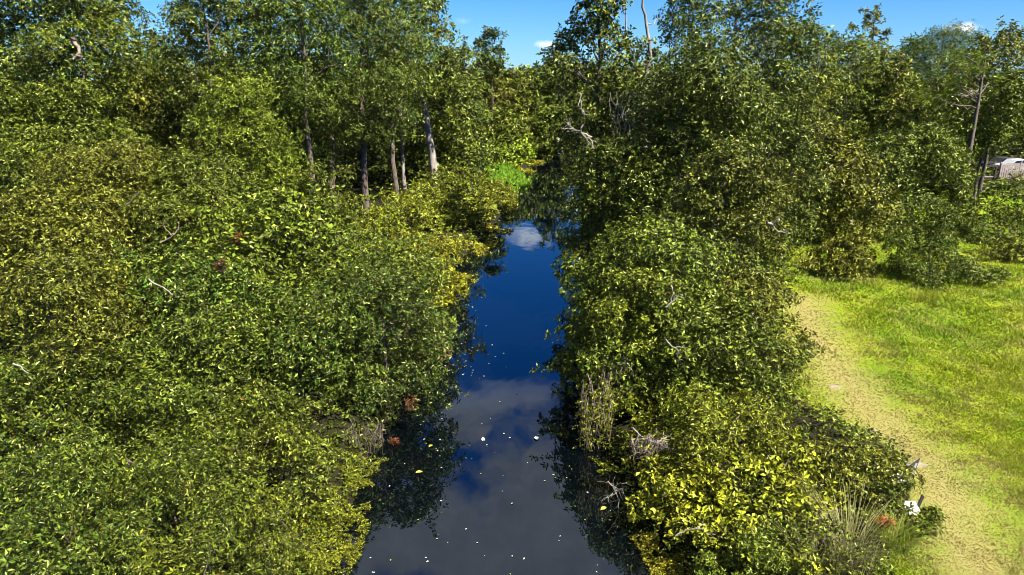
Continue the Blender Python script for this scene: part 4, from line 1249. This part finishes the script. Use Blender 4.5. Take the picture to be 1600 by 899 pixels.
# worn pale stones / sand patches on the path
def pebble_patch(label, u, v, rx, ry, seed):
    R = np.random.default_rng(1500 + seed)
    p = at_z(u, v, 0.78)
    n = 22
    a = np.arange(n) / n * 6.283
    rr = 1 + R.normal(0, .16, n)
    z0 = float(land_z(np.array([p[0]]), np.array([p[1]]))[0])
    V = [(0, 0, .035)] + [(math.cos(t) * rx * q * .6, math.sin(t) * ry * q * .6, .028) for t, q in zip(a, rr)] + [(math.cos(t) * rx * q, math.sin(t) * ry * q, -.03) for t, q in zip(a, rr)]
    T = [(0, 1 + i, 1 + (i + 1) % n) for i in range(n)]
    for i in range(n):
        j = (i + 1) % n
        T += [(1 + i, 1 + n + i, 1 + n + j), (1 + i, 1 + n + j, 1 + j)]
    o = link('sand_patch', mesh_from('sand_patch', np.array(V), np.array(T), True), mat=SAND, loc=(p[0], p[1], z0))
    tag(o, label, 'sand')


pebble_patch('white sandy spot on the worn path, the farther one', 1304, 605, .30, .22, 1)
pebble_patch('pale sandy spot on the worn path below the white one', 1360, 669, .28, .16, 2)
pebble_patch('pale bare spot on the worn path near the overhanging shrub', 1265, 540, .45, .30, 3)
pebble_patch('pale bare spot right of the black triangular panel', 1435, 728, .40, .20, 4)


# ------------------------------------------------------------------ fence, gate frame, bin, car and houses behind the trees
def fence():
    Y0 = 79.0
    x0, x1 = at_y(1562, 270, Y0)[0], at_y(1720, 270, Y0)[0]
    root = empty('picket_fence', (x0, Y0, .7), 'pale weathered board fence seen through the trees at the right edge', 'fence')
    Lf = x1 - x0
    for i in range(6):
        box('post', (.12, .12, 2.0), (Lf * i / 5, 0.1, 1.0), root, TIMBER)
    for z in (.45, 1.62):
        box('rail', (Lf, .05, .12), (Lf / 2, .03, z), root, TIMBER)
    me = None
    n = int(Lf / .24)
    R = np.random.default_rng(3)
    for i in range(n):
        if me is None:
            b0 = box('board', (.19, .025, 1.8), (.1, -.012, .98), root, TIMBER, bevel=.006); me = b0.data
        else:
            o = link('board', me, root); o.location = (.1 + i * .24, -.012 + R.normal(0, .004), .98 + R.normal(0, .015)); o.rotation_euler = (0, R.normal(0, .008), 0)


fence()


def gate_frame():
    Y0 = 72.0
    a, c = at_y(1534, 280, Y0), at_y(1553, 280, Y0)
    root = empty('gate_frame', (a[0], Y0, .7), 'dark timber gate frame left of the pale board fence', 'gate frame')
    wd = c[0] - a[0]
    box('post', (.16, .16, 2.3), (0, 0, 1.15), root, DARKWOOD); box('post', (.16, .16, 2.3), (wd, 0, 1.15), root, DARKWOOD)
    box('beam', (wd + .5, .18, .2), (wd / 2, 0, 2.4), root, DARKWOOD)
    box('rail', (wd - .17, .06, .12), (wd / 2, 0, 1.3), root, TIMBER)
    p = at_y(1533, 298, 68.0)
    r2 = empty('bin', (p[0], 68.0, .7), 'small dark bin with a white front below the gate frame', 'bin')
    box('body', (.55, .5, .8), (0, 0, .4), r2, BLACK, bevel=.04); box('lid', (.6, .55, .08), (0, 0, .845), r2, BLACK)
    box('front_plate', (.38, .03, .32), (0, -.268, .42), r2, WHITE)


gate_frame()


def car(label, u, y, paint, rz):
    p = at_y(u, 250, y)
    root = empty('parked_car', (p[0], y, .7), label, 'car', 'cars parked behind the fence', rz)
    prof = [(-2.2, .35), (-2.25, .75), (-1.9, .95), (-1.2, 1.0), (1.5, 1.02), (2.15, .95), (2.25, .6), (2.2, .35)]
    prism('body', prof, 1.75, root, paint)
    prism('roof', [(-1.2, 1.005), (-.6, 1.5), (.95, 1.52), (1.75, 1.025)], 1.5, root, paint)
    for s in (-1, 1):
        prism('side_window', [(-1.0, 1.06), (-.55, 1.42), (.15, 1.44), (.15, 1.06)], .02, root, GLASS, (0, s * .762, 0))
        prism('side_window', [(.22, 1.06), (.22, 1.44), (.9, 1.44), (1.4, 1.08)], .02, root, GLASS, (0, s * .762, 0))
        for x in (-1.4, 1.4):
            import bmesh
            bm = bmesh.new(); bmesh.ops.create_cone(bm, cap_ends=True, segments=20, radius1=.34, radius2=.34, depth=.22)
            me = bpy.data.meshes.new('wheel'); bm.to_mesh(me); bm.free(); me.materials.append(TYRE)
            o = link('wheel', me, root); o.location = (x, s * .82, .34); o.rotation_euler = (math.pi / 2, 0, 0)
            box('rim', (.3, .3, .02), (0, 0, -s * .115), o, CARP, bevel=.1)


car('silver parked car with its roof showing over the board fence', 1588, 86, CARP, .1)
car('dark parked car left of the silver one, behind the board fence', 1566, 88, BLACK, .1)


def house(label, u0, u1, y, eave_v, wins, rz=0.0, hgt=None):
    a, c = at_y(u0, eave_v, y), at_y(u1, eave_v, y)
    wd = c[0] - a[0]; h = hgt or (a[2] - .7)
    root = empty('pale_house', ((a[0] + c[0]) / 2, y + 3, .7), label, 'house', rz=rz)
    box('wall', (wd, 6, h), (0, 0, h / 2), root, WALLM, bevel=.02)
    n = 4
    V = [(-wd / 2 - .4, -3.5, h), (wd / 2 + .4, -3.5, h), (wd / 2 + .4, 3.5, h), (-wd / 2 - .4, 3.5, h), (-wd / 2 - .4, 0, h + 1.6), (wd / 2 + .4, 0, h + 1.6)]
    me = bpy.data.meshes.new('roof'); me.from_pydata([(x, yy, z + .003) for x, yy, z in V], [], [(0, 1, 5, 4), (2, 3, 4, 5), (1, 2, 5), (3, 0, 4), (3, 2, 1, 0)])
    me.materials.append(ROOFM); link('roof', me, root)
    for i in range(wins):
        x = -wd / 2 + wd * (i + .5) / wins
        f = box('window', (1.1, .1, 1.3), (x, -3.03, h * .62), root, WHITE)
        box('pane', (.46, .03, 1.1), (-.26, -.052, 0), f, GLASS, bevel=.004); box('pane', (.46, .03, 1.1), (.26, -.052, 0), f, GLASS, bevel=.004)


house('pale house glimpsed through gaps in the trees behind the lawn', 1300, 1388, 98, 186, 4)
house('low pale building glimpsed beyond the end of the canal', 850, 884, 127, 236, 2, hgt=2.2)
print('LEAVES', N_LEAVES[0])
